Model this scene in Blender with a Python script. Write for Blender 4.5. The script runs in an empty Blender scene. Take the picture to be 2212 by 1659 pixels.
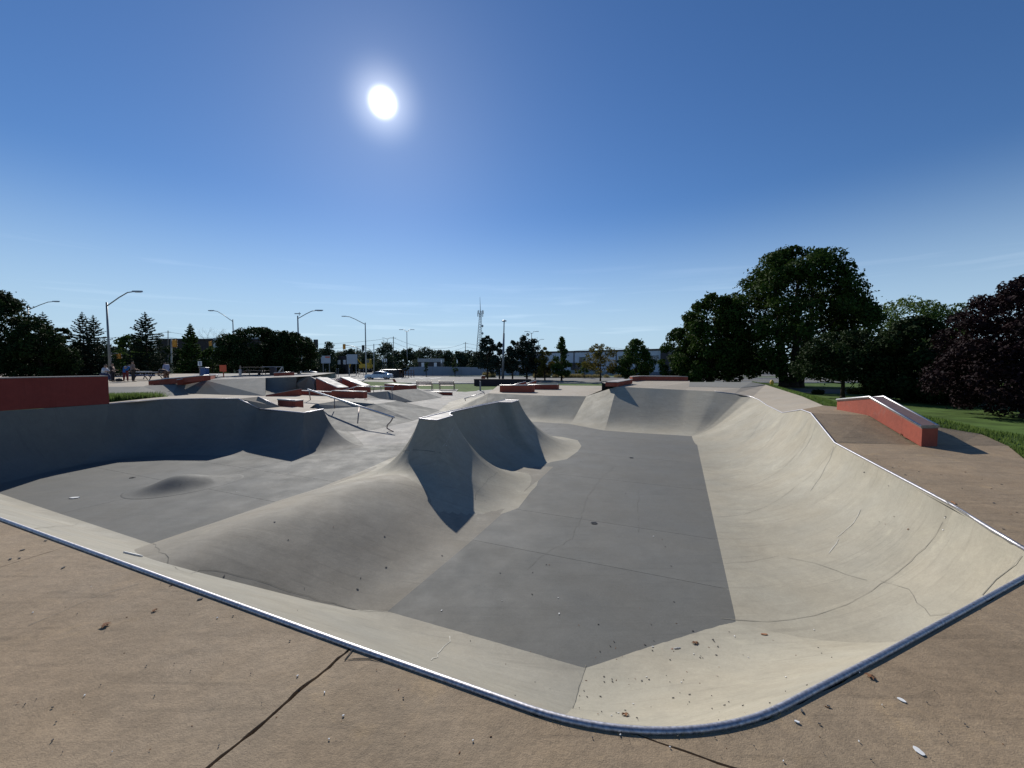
import bpy, bmesh, math, random
from mathutils import Vector, Matrix, noise as mnoise
R = math.radians
random.seed(7)

# ------------------------------------------------------------------ camera, sky, sun, exposure
scene = bpy.context.scene
COL = scene.collection
PITCH = R(2.83)
CAM_H = 1.55
F = 840.0                     # focal length in units of a 2212 px wide frame
cam_d = bpy.data.cameras.new('camera')
cam_d.sensor_width = 36.0
cam_d.lens = 36.0 * F / 2212.0
cam_d.clip_start = 0.05
cam_d.clip_end = 6000
cam = bpy.data.objects.new('camera', cam_d)
cam.location = (0, 0, CAM_H)
cam.rotation_euler = (R(90) - PITCH, 0, 0)
COL.objects.link(cam)
scene.camera = cam

SUN_EL, SUN_AZ = R(31.8), R(-17.8)        # azimuth from +Y towards +X
sun_dir = Vector((math.sin(SUN_AZ) * math.cos(SUN_EL), math.cos(SUN_AZ) * math.cos(SUN_EL), math.sin(SUN_EL)))

world = bpy.data.worlds.new('World')
scene.world = world
world.use_nodes = True
wn, wl = world.node_tree.nodes, world.node_tree.links
wn.clear()
w_out = wn.new('ShaderNodeOutputWorld')
w_bg = wn.new('ShaderNodeBackground')
w_bg.inputs['Strength'].default_value = 0.055
sky = wn.new('ShaderNodeTexSky')
sky.sky_type = 'NISHITA'
sky.sun_disc = False
sky.sun_elevation = SUN_EL
sky.sun_rotation = SUN_AZ
sky.altitude = 200
sky.air_density = 1.0
sky.dust_density = 0.12
sky.ozone_density = 2.2
hsv = wn.new('ShaderNodeHueSaturation')
hsv.inputs['Saturation'].default_value = 1.16
wl.new(sky.outputs[0], hsv.inputs['Color'])
tint = wn.new('ShaderNodeVectorMath'); tint.operation = 'MULTIPLY'
tint.inputs[1].default_value = (1.16, 1.36, 1.66)
wl.new(hsv.outputs[0], tint.inputs[0])
tc = wn.new('ShaderNodeTexCoord')
# pale summer haze low over the horizon, the same all the way round
hz_s = wn.new('ShaderNodeSeparateXYZ'); wl.new(tc.outputs['Generated'], hz_s.inputs[0])
hz_f = wn.new('ShaderNodeMapRange'); hz_f.interpolation_type = 'SMOOTHSTEP'
hz_f.inputs['From Min'].default_value = 0.37; hz_f.inputs['From Max'].default_value = -0.02
hz_f.inputs['To Max'].default_value = 0.92
wl.new(hz_s.outputs['Z'], hz_f.inputs['Value'])
hz = wn.new('ShaderNodeMix'); hz.data_type = 'RGBA'
wl.new(hz_f.outputs[0], hz.inputs['Factor']); wl.new(tint.outputs[0], hz.inputs['A'])
hz.inputs['B'].default_value = (8.6, 11.8, 14.8, 1)
# the sun's own disc with its aureole
dot = wn.new('ShaderNodeVectorMath'); dot.operation = 'DOT_PRODUCT'
wl.new(tc.outputs['Generated'], dot.inputs[0])
dot.inputs[1].default_value = sun_dir
ac = wn.new('ShaderNodeMath'); ac.operation = 'ARCCOSINE'
wl.new(dot.outputs['Value'], ac.inputs[0])
def ramp_add(a0, v0, a1, v1, power, col):
    mr = wn.new('ShaderNodeMapRange'); mr.clamp = True
    mr.inputs['From Min'].default_value = R(a0); mr.inputs['From Max'].default_value = R(a1)
    mr.inputs['To Min'].default_value = 1; mr.inputs['To Max'].default_value = 0
    wl.new(ac.outputs[0], mr.inputs['Value'])
    pw = wn.new('ShaderNodeMath'); pw.operation = 'POWER'; pw.inputs[1].default_value = power
    wl.new(mr.outputs[0], pw.inputs[0])
    mu = wn.new('ShaderNodeVectorMath'); mu.operation = 'SCALE'
    mu.inputs[0].default_value = col
    wl.new(pw.outputs[0], mu.inputs['Scale'])
    return mu.outputs[0]
def vadd(a, b):
    n = wn.new('ShaderNodeVectorMath'); n.operation = 'ADD'
    wl.new(a, n.inputs[0]); wl.new(b, n.inputs[1]); return n.outputs[0]
disc = ramp_add(0.7, 1, 2.15, 0, 2.6, (60, 58, 54))
glow = vadd(ramp_add(1.2, 1, 5.5, 0, 2.2, (7.0, 6.9, 6.6)), ramp_add(1.5, 1, 9.0, 0, 3.0, (2.0, 2.1, 2.1)))
tot = vadd(vadd(hz.outputs['Result'], disc), glow)
# thin high cloud streaks low in the sky
sep = wn.new('ShaderNodeSeparateXYZ'); wl.new(tc.outputs['Generated'], sep.inputs[0])
mp = wn.new('ShaderNodeMapping'); mp.inputs['Scale'].default_value = (1.6, 1.6, 26)
wl.new(tc.outputs['Generated'], mp.inputs[0])
cn = wn.new('ShaderNodeTexNoise'); cn.inputs['Scale'].default_value = 2.2; cn.inputs['Detail'].default_value = 6
cn.inputs['Distortion'].default_value = 0.35
wl.new(mp.outputs[0], cn.inputs['Vector'])
cr = wn.new('ShaderNodeMapRange'); cr.inputs['From Min'].default_value = 0.55; cr.inputs['From Max'].default_value = 0.82
wl.new(cn.outputs[0], cr.inputs['Value'])
hm = wn.new('ShaderNodeMapRange'); hm.inputs['From Min'].default_value = 0.26; hm.inputs['From Max'].default_value = 0.05
wl.new(sep.outputs['Z'], hm.inputs['Value'])
cm = wn.new('ShaderNodeMath'); cm.operation = 'MULTIPLY'
wl.new(cr.outputs[0], cm.inputs[0]); wl.new(hm.outputs[0], cm.inputs[1])
cs = wn.new('ShaderNodeVectorMath'); cs.operation = 'SCALE'; cs.inputs[0].default_value = (3.4, 3.3, 3.0)
wl.new(cm.outputs[0], cs.inputs['Scale'])
tot = vadd(tot, cs.outputs[0])
wl.new(tot, w_bg.inputs['Color'])
wl.new(w_bg.outputs[0], w_out.inputs[0])

sun_l = bpy.data.lights.new('sun', 'SUN')
sun_l.energy = 5.0
sun_l.angle = R(0.5)
sun_l.color = (1.0, 0.955, 0.88)
sun_o = bpy.data.objects.new('sun', sun_l)
sun_o.rotation_euler = (-sun_dir).to_track_quat('-Z', 'Y').to_euler()
sun_o.location = (0, 0, 30)
COL.objects.link(sun_o)

scene.view_settings.view_transform = 'Standard'
scene.view_settings.look = 'None'
scene.view_settings.exposure = 0.0
scene.view_settings.gamma = 1.0
scene.render.engine = 'CYCLES'
scene.cycles.max_bounces = 6
scene.cycles.diffuse_bounces = 1
scene.cycles.glossy_bounces = 2
scene.cycles.transmission_bounces = 3
scene.cycles.transparent_max_bounces = 4

# ------------------------------------------------------------------ surveying: where a sighting meets a known level / distance
CP, SP = math.cos(PITCH), math.sin(PITCH)
def ray(px, py):
    v = (829.5 - py) / F
    return (px - 1106.0) / F, CP + v * SP, -SP + v * CP
def W(px, py, z=-1.2):
    x, y, u = ray(px, py)
    t = (z - CAM_H) / u
    return Vector((x * t, y * t, z))
def D(px, py, d):
    x, y, u = ray(px, py)
    t = d / y
    return Vector((x * t, d, CAM_H + u * t))
def V(*a): return Vector(a)

# ------------------------------------------------------------------ object helpers
LOC = {}
def tagset(o, label=None, cat=None, group=None, kind=None):
    if label: o['label'] = label
    if cat: o['category'] = cat
    if group: o['group'] = group
    if kind: o['kind'] = kind
def thing(name, label=None, cat=None, loc=(0, 0, 0), group=None, kind=None):
    o = bpy.data.objects.new(name, None)
    o.empty_display_size = 0.3
    o.location = loc
    COL.objects.link(o)
    LOC[o.name] = Vector(loc)
    tagset(o, label, cat, group, kind)
    return o
def mk(name, verts, faces, mat, parent=None, smooth=False, label=None, cat=None, group=None, kind=None, org=None, autos=None):
    """one mesh object; verts are world positions"""
    base = LOC[parent.name] if parent else Vector((0, 0, 0))
    if parent is None and org is not None: base = Vector(org)
    me = bpy.data.meshes.new(name)
    me.from_pydata([tuple(Vector(v) - base) for v in verts], [], faces)
    me.materials.append(mat)
    if smooth:
        me.polygons.foreach_set('use_smooth', [True] * len(me.polygons))
    me.update()
    o = bpy.data.objects.new(name, me)
    if parent:
        o.parent = parent
        LOC[o.name] = base.copy()
    else:
        o.location = base
        LOC[o.name] = base.copy()
    COL.objects.link(o)
    if autos:
        me.polygons.foreach_set('use_smooth', [True] * len(me.polygons))
        me.set_sharp_from_angle(angle=R(autos))
    tagset(o, label, cat, group, kind)
    return o

class MB:
    """collects primitives in world space"""
    def __init__(s): s.v, s.f = [], []
    def add(s, vs, fs):
        n = len(s.v); s.v += [Vector(v) for v in vs]; s.f += [[i + n for i in f] for f in fs]; return s
    def prism(s, poly, z0=None, z1=None, vec=None):
        """poly: list of points (bottom ring); extruded by vec"""
        n = len(poly)
        a = [Vector(p) for p in poly]
        b = [p + Vector(vec) for p in a]
        return s.add(a + b, [list(range(n))[::-1], [i + n for i in range(n)]] + [[i, (i + 1) % n, (i + 1) % n + n, i + n] for i in range(n)])
    def box(s, c, size, rz=0, bev=0):
        hx, hy, hz = [q / 2 for q in size]
        c = Vector(c); ca, sa = math.cos(rz), math.sin(rz)
        def T(x, y, z): return c + Vector((x * ca - y * sa, x * sa + y * ca, z))
        if bev <= 0:
            vs = [T(x, y, z) for z in (-hz, hz) for x, y in ((-hx, -hy), (hx, -hy), (hx, hy), (-hx, hy))]
            return s.add(vs, [[3, 2, 1, 0], [4, 5, 6, 7], [0, 1, 5, 4], [1, 2, 6, 5], [2, 3, 7, 6], [3, 0, 4, 7]])
        b = min(bev, hx * .9, hy * .9, hz * .9)
        rings = []
        for (z, k) in ((-hz, b), (-hz + b, 0), (hz - b, 0), (hz, b)):
            X, Y = hx - k, hy - k
            q = b
            pts = [(-X + q, -Y), (X - q, -Y), (X, -Y + q), (X, Y - q), (X - q, Y), (-X + q, Y), (-X, Y - q), (-X, -Y + q)]
            rings.append([T(x, y, z) for x, y in pts])
        vs = [p for r_ in rings for p in r_]
        fs = [list(range(8))[::-1], [24 + i for i in range(8)]]
        for k in range(3):
            for i in range(8):
                j = (i + 1) % 8
                fs.append([k * 8 + i, k * 8 + j, k * 8 + 8 + j, k * 8 + 8 + i])
        return s.add(vs, fs)
    def tube(s, pts, r, n=8, cap=True, r2=None):
        pts = [Vector(p) for p in pts]
        m = len(pts); rings = []
        prev = None
        for i, p in enumerate(pts):
            if i == 0: d = pts[1] - p
            elif i == m - 1: d = p - pts[i - 1]
            else: d = (pts[i + 1] - p).normalized() + (p - pts[i - 1]).normalized()
            d.normalize()
            up = prev if prev is not None else (Vector((0, 0, 1)) if abs(d.z) < .9 else Vector((1, 0, 0)))
            a = (up - d * up.dot(d))
            if a.length < 1e-5: a = Vector((1, 0, 0)) - d * d.x
            a.normalize(); b = d.cross(a); prev = a
            rr = r if r2 is None else r + (r2 - r) * i / (m - 1)
            rings.append([p + (a * math.cos(2 * math.pi * k / n) + b * math.sin(2 * math.pi * k / n)) * rr for k in range(n)])
        vs = [q for g in rings for q in g]; fs = []
        for i in range(m - 1):
            for k in range(n):
                fs.append([i * n + k, i * n + (k + 1) % n, (i + 1) * n + (k + 1) % n, (i + 1) * n + k])
        if cap:
            fs.append(list(range(n))[::-1]); fs.append([(m - 1) * n + k for k in range(n)])
        return s.add(vs, fs)
    def lathe(s, c, prof, n=12, axis='z'):
        c = Vector(c); vs = []; fs = []
        for (r_, h) in prof:
            for k in range(n):
                a = 2 * math.pi * k / n
                q = (r_ * math.cos(a), r_ * math.sin(a), h)
                if axis == 'x': q = (q[2], q[0], q[1])
                if axis == 'y': q = (q[0], q[2], q[1])
                vs.append(c + Vector(q))
        for i in range(len(prof) - 1):
            for k in range(n):
                fs.append([i * n + k, i * n + (k + 1) % n, (i + 1) * n + (k + 1) % n, (i + 1) * n + k])
        fs.append(list(range(n))[::-1]); fs.append([(len(prof) - 1) * n + k for k in range(n)])
        return s.add(vs, fs)
    def build(s, name, mat, parent=None, **k):
        return mk(name, s.v, s.f, mat, parent, **k)

# ------------------------------------------------------------------ materials
MATS = {}
def newmat(name):
    m = bpy.data.materials.new(name); m.use_nodes = True
    nt = m.node_tree; return m, nt.nodes, nt.links, nt.nodes['Principled BSDF']
def plain(name, col, rough=0.6, metal=0.0, var=0.12, scale=8.0, spec=0.5, bump=0.0):
    if name in MATS: return MATS[name]
    m, n, l, b = newmat(name)
    geo = n.new('ShaderNodeNewGeometry')
    tx = n.new('ShaderNodeTexNoise'); tx.inputs['Scale'].default_value = scale; tx.inputs['Detail'].default_value = 5
    l.new(geo.outputs['Position'], tx.inputs['Vector'])
    mr = n.new('ShaderNodeMapRange'); mr.inputs['From Min'].default_value = .3; mr.inputs['From Max'].default_value = .7
    mr.inputs['To Min'].default_value = 1 - var; mr.inputs['To Max'].default_value = 1 + var
    l.new(tx.outputs[0], mr.inputs['Value'])
    vm = n.new('ShaderNodeVectorMath'); vm.operation = 'SCALE'; vm.inputs[0].default_value = col
    l.new(mr.outputs[0], vm.inputs['Scale'])
    l.new(vm.outputs[0], b.inputs['Base Color'])
    b.inputs['Roughness'].default_value = rough; b.inputs['Metallic'].default_value = metal
    b.inputs['Specular IOR Level'].default_value = spec
    if bump:
        bp = n.new('ShaderNodeBump'); bp.inputs['Strength'].default_value = bump; bp.inputs['Distance'].default_value = .01
        l.new(tx.outputs[0], bp.inputs['Height']); l.new(bp.outputs[0], b.inputs['Normal'])
    MATS[name] = m
    return m

def concrete(name, col, patch=(1.0, 1.0, 1.0), patch_amt=0.5, var=0.10, speck=0.06, rough=0.85, bump=0.25, streak=0.0, objvar=0.05, spec=0.3):
    """worn cast concrete: broad blotches, trowel patches, fine aggregate, hairline crazing"""
    m, n, l, b = newmat(name)
    geo = n.new('ShaderNodeNewGeometry'); pos = geo.outputs['Position']
    def noise(scale, detail=5, rough_=.55, dist=0.0):
        t = n.new('ShaderNodeTexNoise'); t.inputs['Scale'].default_value = scale; t.inputs['Detail'].default_value = detail
        t.inputs['Roughness'].default_value = rough_; t.inputs['Distortion'].default_value = dist
        l.new(pos, t.inputs['Vector']); return t.outputs[0]
    def rng(src, a, c_, lo, hi):
        mr = n.new('ShaderNodeMapRange'); mr.inputs['From Min'].default_value = a; mr.inputs['From Max'].default_value = c_
        mr.inputs['To Min'].default_value = lo; mr.inputs['To Max'].default_value = hi
        l.new(src, mr.inputs['Value']); return mr.outputs[0]
    def mul(a, c_):
        q = n.new('ShaderNodeMath'); q.operation = 'MULTIPLY'; l.new(a, q.inputs[0])
        if isinstance(c_, float): q.inputs[1].default_value = c_
        else: l.new(c_, q.inputs[1])
        return q.outputs[0]
    big = rng(noise(.55, 4), .3, .7, 1 - var, 1 + var)
    mid = rng(noise(3.3, 6, .6, .6), .32, .68, 1 - var * .6, 1 + var * .6)
    fine = rng(noise(45, 4, .7), .3, .7, 1 - speck, 1 + speck)
    grit = rng(noise(190, 2, .6), .25, .75, 1 - speck, 1 + speck)
    mott = rng(noise(11, 9, .72, .8), .34, .66, 1 - var * .55, 1 + var * .55)
    fac = mul(mul(mul(mul(big, mid), fine), grit), mott)
    vo = n.new('ShaderNodeTexVoronoi'); vo.inputs['Scale'].default_value = 23
    l.new(pos, vo.inputs['Vector'])
    dots = rng(vo.outputs['Distance'], .03, .07, .72, 1.0)          # dark pits
    fac = mul(fac, dots)
    # long faint scuffs left by wheels and trowels
    def streaks(rot, sc, a, c_, lo):
        m1 = n.new('ShaderNodeMapping'); m1.inputs['Rotation'].default_value = (0, 0, rot); m1.inputs['Scale'].default_value = sc
        l.new(pos, m1.inputs[0])
        t3 = n.new('ShaderNodeTexNoise'); t3.inputs['Scale'].default_value = 1.0; t3.inputs['Detail'].default_value = 5; t3.inputs['Distortion'].default_value = .6
        l.new(m1.outputs[0], t3.inputs['Vector'])
        return rng(t3.outputs[0], a, c_, 1.0, lo)
    fac = mul(mul(fac, streaks(.5, (1.2, 17, 1.2), .56, .70, 1 - var * 1.1)), streaks(-.9, (.9, 26, .9), .60, .72, 1 + var * .8))
    if objvar:
        oi = n.new('ShaderNodeObjectInfo')
        fac = mul(fac, rng(oi.outputs['Random'], 0, 1, 1 - objvar, 1 + objvar))
    # pale trowel / wear patches with broken edges
    pn = noise(1.6, 8, .68, 1.4)
    pf = mul(rng(pn, .56, .72, 0, 1), patch_amt)
    mixc = n.new('ShaderNodeMix'); mixc.data_type = 'RGBA'
    l.new(pf, mixc.inputs['Factor'])
    mixc.inputs['A'].default_value = (*col, 1)
    mixc.inputs['B'].default_value = (col[0] * patch[0], col[1] * patch[1], col[2] * patch[2], 1)
    # hue drift
    hn = mul(rng(noise(.9, 3), .35, .65, 0, 1), .35)
    mix2 = n.new('ShaderNodeMix'); mix2.data_type = 'RGBA'
    l.new(hn, mix2.inputs['Factor']); l.new(mixc.outputs['Result'], mix2.inputs['A'])
    mix2.inputs['B'].default_value = (col[0] * 1.08, col[1] * .99, col[2] * .88, 1)
    vm = n.new('ShaderNodeVectorMath'); vm.operation = 'SCALE'
    l.new(mix2.outputs['Result'], vm.inputs[0]); l.new(fac, vm.inputs['Scale'])
    l.new(vm.outputs[0], b.inputs['Base Color'])
    b.inputs['Specular IOR Level'].default_value = spec
    l.new(rng(noise(2.1, 4), .3, .7, rough - .08, min(1, rough + .06)), b.inputs['Roughness'])
    ad = n.new('ShaderNodeMath'); ad.operation = 'ADD'
    l.new(mul(noise(130, 3, .7), .6), ad.inputs[0]); l.new(mul(noise(14, 5, .6), 1.5), ad.inputs[1])
    bp = n.new('ShaderNodeBump'); bp.inputs['Strength'].default_value = bump; bp.inputs['Distance'].default_value = .006
    l.new(ad.outputs[0], bp.inputs['Height']); l.new(bp.outputs[0], b.inputs['Normal'])
    MATS[name] = m
    return m

M_FLOOR = concrete('bowl_floor_concrete', (.122, .123, .114), (1.22, 1.2, 1.15), .35, .07, .07, .8, .22, objvar=.03)
M_WALL = concrete('bowl_wall_concrete', (.318, .294, .232), (1.22, 1.22, 1.18), .75, .10, .06, .82, .2, objvar=.035)
M_NEARW = concrete('near_bank_concrete', (.258, .243, .200), (1.22, 1.2, 1.16), .7, .10, .06, .82, .2, objvar=.03)
M_RIDGE = concrete('ridge_concrete', (.232, .212, .172), (1.22, 1.2, 1.14), .6, .11, .06, .84, .2, objvar=.0)
M_TANS = concrete('tan_slope_concrete', (.300, .250, .190), (1.2, 1.2, 1.14), .6, .10, .06, .84, .2, objvar=.0)
M_WALL_SHADE = concrete('shade_darkened_concrete', (.165, .160, .142), (1.15, 1.15, 1.1), .4, .08, .05, .85, .2, objvar=.03)  # wall concrete with its base colour darkened to deepen the shade
M_DECK = concrete('brown_deck_concrete', (.248, .186, .120), (1.45, 1.38, 1.2), .75, .17, .14, .8, .7, objvar=.02)
M_TAN = concrete('tan_plaza_concrete', (.345, .302, .240), (1.15, 1.12, 1.05), .4, .08, .05, .85, .2, objvar=.04)
M_PLAZA = concrete('grey_plaza_concrete', (.275, .263, .238), (1.18, 1.18, 1.15), .5, .08, .05, .85, .2, objvar=.03)
M_BANK = concrete('bank_concrete', (.195, .192, .172), (1.15, 1.15, 1.12), .35, .07, .05, .85, .2, objvar=.04)
M_RED = concrete('red_painted_masonry', (.300, .070, .042), (.80, 2.0, 2.7), .55, .14, .06, .8, .4, objvar=.05)
M_TOPC = concrete('ledge_cap_concrete', (.330, .310, .290), (1.1, 1.1, 1.1), .4, .1, .05, .7, .2, objvar=.05, spec=.5)
M_STEEL = plain('galvanised_steel', (.62, .61, .60), .48, 1.0, .18, 30)
M_COPE = plain('worn_coping_steel', (.40, .39, .41), .46, .9, .35, 60)
M_STEELD = plain('weathered_steel', (.30, .25, .23), .5, .8, .25, 25)
M_DARK = plain('dark_crevice_dirt', (.020, .016, .013), .95, 0, .3, 60)
M_BROWNM = plain('brown_ledge_top', (.20, .12, .10), .6, 0, .15, 12)
# ------------------------------------------------------------------ the bowl
FLOOR_Z = -1.2
def prof(a, theta, flat=0.0):
    """height fraction at horizontal fraction a (0 = foot, 1 = lip) of a transition that reaches theta degrees;
    a negative theta is a straight bank whose foot is rounded over that many percent of its run"""
    if theta < 0:
        c = -theta / 100
        return (a * a / (2 * c) if a < c else a - c / 2) / (1 - c / 2)
    if a <= flat: return 0.0
    a = (a - flat) / (1 - flat)
    th = R(theta)
    if theta < 4: return a
    ph = math.asin(min(1, a * math.sin(th)))
    return (1 - math.cos(ph)) / (1 - math.cos(th))
def smax(a, b, k=.16):
    h = max(k - abs(a - b), 0) / k
    return max(a, b) + h * h * k * .25
def pl(y, tab):
    if y <= tab[0][0]:
        (a, p), (b, q) = tab[0], tab[1]
    elif y >= tab[-1][0]:
        (a, p), (b, q) = tab[-2], tab[-1]
    else:
        for i in range(len(tab) - 1):
            if tab[i][0] <= y <= tab[i + 1][0]:
                (a, p), (b, q) = tab[i], tab[i + 1]; break
    return p + (q - p) * (y - a) / (b - a)
RL = [(4, -6.3), (5.85, -5.52), (7.7, -4.76), (8.5, -4.36), (11.3, -3.55)]
RR = [(3, -1.9), (4.2, -1.32), (5.9, -.58), (7.3, -.01), (8.7, .545)]
RH = [(3, .68), (5.5, .68), (7.0, .62), (8.6, .46), (10.5, 0.0), (12, -.3)]
def ridge_prof(s):
    if s <= 0 or s >= 1: return 0
    c = .50
    if s < c:
        w = s / c
        return 1.3 * w - .3 * w ** 3.6
    w = (s - c) / (1 - c)
    return (math.cos(math.pi * w ** .9) + 1) / 2
def ridge_z(x, y):
    l, r = pl(y, RL), pl(y, RR)
    s = (x - l) / (r - l)
    return FLOOR_Z + max(0, pl(y, RH)) * ridge_prof(s)

def strip(name, pairs, mat, parent, sub=6, n=14, sm=False, label=None, lift=0.0):
    """pairs: (top, foot, theta, flat); lofted transition wall"""
    cols = []
    for i in range(len(pairs) - 1):
        for k in range(sub):
            cols.append((i, k / sub))
    cols.append((len(pairs) - 2, 1.0))
    vs, fs = [], []
    for (i, t) in cols:
        P0, P1 = pairs[i], pairs[i + 1]
        T, B = P0[0].lerp(P1[0], t), P0[1].lerp(P1[1], t)
        for j in range(n + 1):
            a = j / n
            a = 1 - (1 - a) ** 1.5            # finer towards the lip
            h = prof(a, P0[2], P0[3]) * (1 - t) + prof(a, P1[2], P1[3]) * t
            p = Vector((B.x + (T.x - B.x) * a, B.y + (T.y - B.y) * a, B.z + (T.z - B.z) * h))
            if sm:
                rz_ = ridge_z(p.x, p.y); p.z = smax(p.z, rz_, .001 + .3 * min(1, max(0, rz_ - FLOOR_Z) / .25))
                p.z = p.z if j < n else T.z
            if not sm: p.z += -.004 if j == 0 else .003 * (1 - a)
            vs.append(p)
    m = n + 1
    for i in range(len(cols) - 1):
        for j in range(n):
            fs.append([i * m + j, (i + 1) * m + j, (i + 1) * m + j + 1, i * m + j + 1])
    return mk(name, vs, fs, mat, parent, smooth=True, label=label)

bowl = thing('skate_bowl', None, None, (0, 8, FLOOR_Z), kind='structure')
B2 = W(1556.8, 1334)
F1 = W(1265, 1437)
fz = lambda x, y: Vector((x, y, FLOOR_Z))
tz = lambda x, y, z=0.0: Vector((x, y, z))
# near bank: a nearly flat slope, in four panels
nearT = [tz(-13.4, 7.30), tz(-9.2, 5.53), tz(-5.9, 4.15), tz(-2.41, 2.70), tz(.078, 1.676)]
nearB = [fz(-11.9, 8.62), fz(-8.4, 7.1), fz(-5.52, 5.86), fz(-1.62, 4.32), F1]
for i in range(4):
    strip('wall_panel', [(nearT[i], nearB[i], -18, 0), (nearT[i + 1], nearB[i + 1], -18 if i < 3 else -60, 0)], M_NEARW, bowl)
def fillet(n):
    """rounded near corner of the lip: circular arc tangent to both straight edges"""
    A_, C_, B_c = Vector((.078, 1.676)), Vector((.655, 1.449)), Vector((1.227, 1.688))
    h_ = (B_c - A_).angle(C_ - A_)
    out = []
    for k in range(n):
        t = k / (n - 1); w = math.cos(h_)
        q = (A_ * (1 - t) ** 2 + C_ * (2 * t * (1 - t) * w) + B_c * t ** 2) / ((1 - t) ** 2 + 2 * t * (1 - t) * w + t ** 2)
        out.append(q)
    return out
ARC = fillet(15)
c_T = [tz(ARC[0].x, ARC[0].y), *[tz(ARC[k].x, ARC[k].y) for k in (2, 5, 8, 11)], tz(1.95, 1.99), tz(2.9, 2.40), tz(3.73, 2.76), tz(4.21, 2.965)]
c_B = [F1, F1.lerp(B2, .04), F1.lerp(B2, .08), F1.lerp(B2, .14), F1.lerp(B2, .22), F1.lerp(B2, .55), F1.lerp(B2, .93), B2, B2]
c_th = [-60, -68, -76, -84, -92, 30, 56, 72, 80]
cp = []
for k in range(15):
    u = k / 14
    cp.append((tz(ARC[k].x, ARC[k].y), F1.lerp(B2, .33 * u ** 1.3), -(60 + 32 * u), 0))
cp += [(tz(1.95, 1.99), F1.lerp(B2, .60), 30, .03), (tz(2.9, 2.40), F1.lerp(B2, .93), 56, .06), (tz(3.73, 2.76), B2, 72, .09), (tz(4.21, 2.965), B2, 80, .12)]
strip('wall_panel', cp, M_WALL, bowl, sub=3)
P_ = strip('wall_panel', [(tz(4.21, 2.965), B2, 80, .12), (tz(4.5, 3.56), B2, 84, .14), (tz(4.85, 4.2), B2, 85, .15)], M_WALL, bowl)
rwT = [tz(4.85, 4.2), tz(5.0, 4.54), tz(5.63, 5.93), tz(6.41, 7.65), tz(7.22, 9.34, .38), tz(7.60, 10.16, .37), tz(8.73, 12.5, 0), tz(9.77, 14.85, 0)]
rB = lambda k: B2.lerp(W(1491.6, 942.7), k)
rwB = [B2, rB(.07), rB(.255), rB(.415), rB(.58), rB(.66), rB(.86), rB(1.0)]
rth = [85, 85, 84, 82, 78, 76, 64, -60]
for a, b in ((0, 2), (2, 3), (3, 4), (4, 6), (6, 7)):
    strip('wall_panel', [(rwT[i], rwB[i], rth[i], .15) for i in range(a, b + 1)], M_WALL, bowl)
FC = W(1491.6, 942.7)
fT = [rwT[-1], W(1640, 864, .02), W(1625, 857.8, .05), W(1606, 853.5, .1), W(1586, 850.7, .15), W(1543.6, 845.3, .25), W(1481, 842.5, .28), W(1400, 838.5, .38), W(1332, 835.1, .45)]
fB = [FC, FC, FC, FC, FC, FC, W(1462, 940.5), W(1385, 936), W(1303.7, 930)]
fth = [-60, -55, -50, -45, -45, -40, -38, -36, -28]
strip('wall_panel', [(fT[i], fB[i], fth[i], .12 if fth[i] > 0 else 0) for i in range(9)], M_WALL, bowl)
fT2 = [fT[-1], W(1266.5, 855.9, -.12)]; fB2 = [fB[-1], W(1229.3, 915.9)]
strip('wall_panel', [(fT2[0], fB2[0], -28, 0), (fT2[1], fB2[1], -28, 0)], M_WALL, bowl, label='pale sunlit hip panel between two grey banks')
fT3 = [fT2[1], W(1184, 854.8, -.12), W(1054.5, 849.6, -.12)]; fB3 = [fB2[1], W(1150, 911), W(1040, 904)]
strip('wall_panel', [(fT3[i], fB3[i], -38, 0) for i in range(3)], M_WALL, bowl)
strip('wall_panel', [(fT3[2], fB3[2], -38, 0), (fT3[2], W(948, 887), -50, 0), (fT3[2], W(972, 868), -50, 0), (W(1072, 845, -.12), W(1010, 857), -50, 0)], M_WALL, bowl)
# left wall and its lower hip
lT = [tz(-13.4, 7.30, 0), tz(-13.25, 8.1, .37), W(0, 888, .37), W(120, 880.5, .37), W(236, 872.5, .37), W(300, 866.3, .37), W(357, 862.6, .37), W(440, 861.2, .37), W(514, 861.4, .37)]
lB = [fz(-11.9, 8.62), fz(-11.88, 8.75), W(20, 1041), W(63, 1030), W(160, 1007), W(240, 995), W(305, 987.6), W(390, 983), W(470, 985)]
strip('wall_panel', [(lT[i], lB[i], 66, .04) for i in range(5)], M_WALL_SHADE, bowl)
strip('wall_panel', [(lT[i], lB[i], 66, .04) for i in range(4, 9)], M_WALL_SHADE, bowl)
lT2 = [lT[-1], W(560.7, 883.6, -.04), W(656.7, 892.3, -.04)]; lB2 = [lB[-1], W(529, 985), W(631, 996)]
strip('wall_panel', [(lT2[i], lB2[i], 66, .02) for i in range(3)], M_WALL_SHADE, bowl)
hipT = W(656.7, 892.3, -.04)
strip('wall_panel', [(hipT, W(631, 996), 66, .02), (hipT, W(655, 991), 66, .02), (hipT, W(676, 983.6), 66, .02)], M_WALL_SHADE, bowl)
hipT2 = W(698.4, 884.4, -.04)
strip('wall_panel', [(hipT, W(676, 983.6), 66, .02), (hipT2, W(789.6, 965.7), 66, .02)], M_WALL_SHADE, bowl)
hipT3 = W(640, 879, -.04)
strip('wall_panel', [(hipT2, W(789.6, 965.7), 66, .02), (hipT2, W(778, 952), 60, .02), (hipT2, W(765, 940), 55, .02), (hipT3, W(725, 915), 45, .02)], M_WALL_SHADE, bowl)

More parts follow.
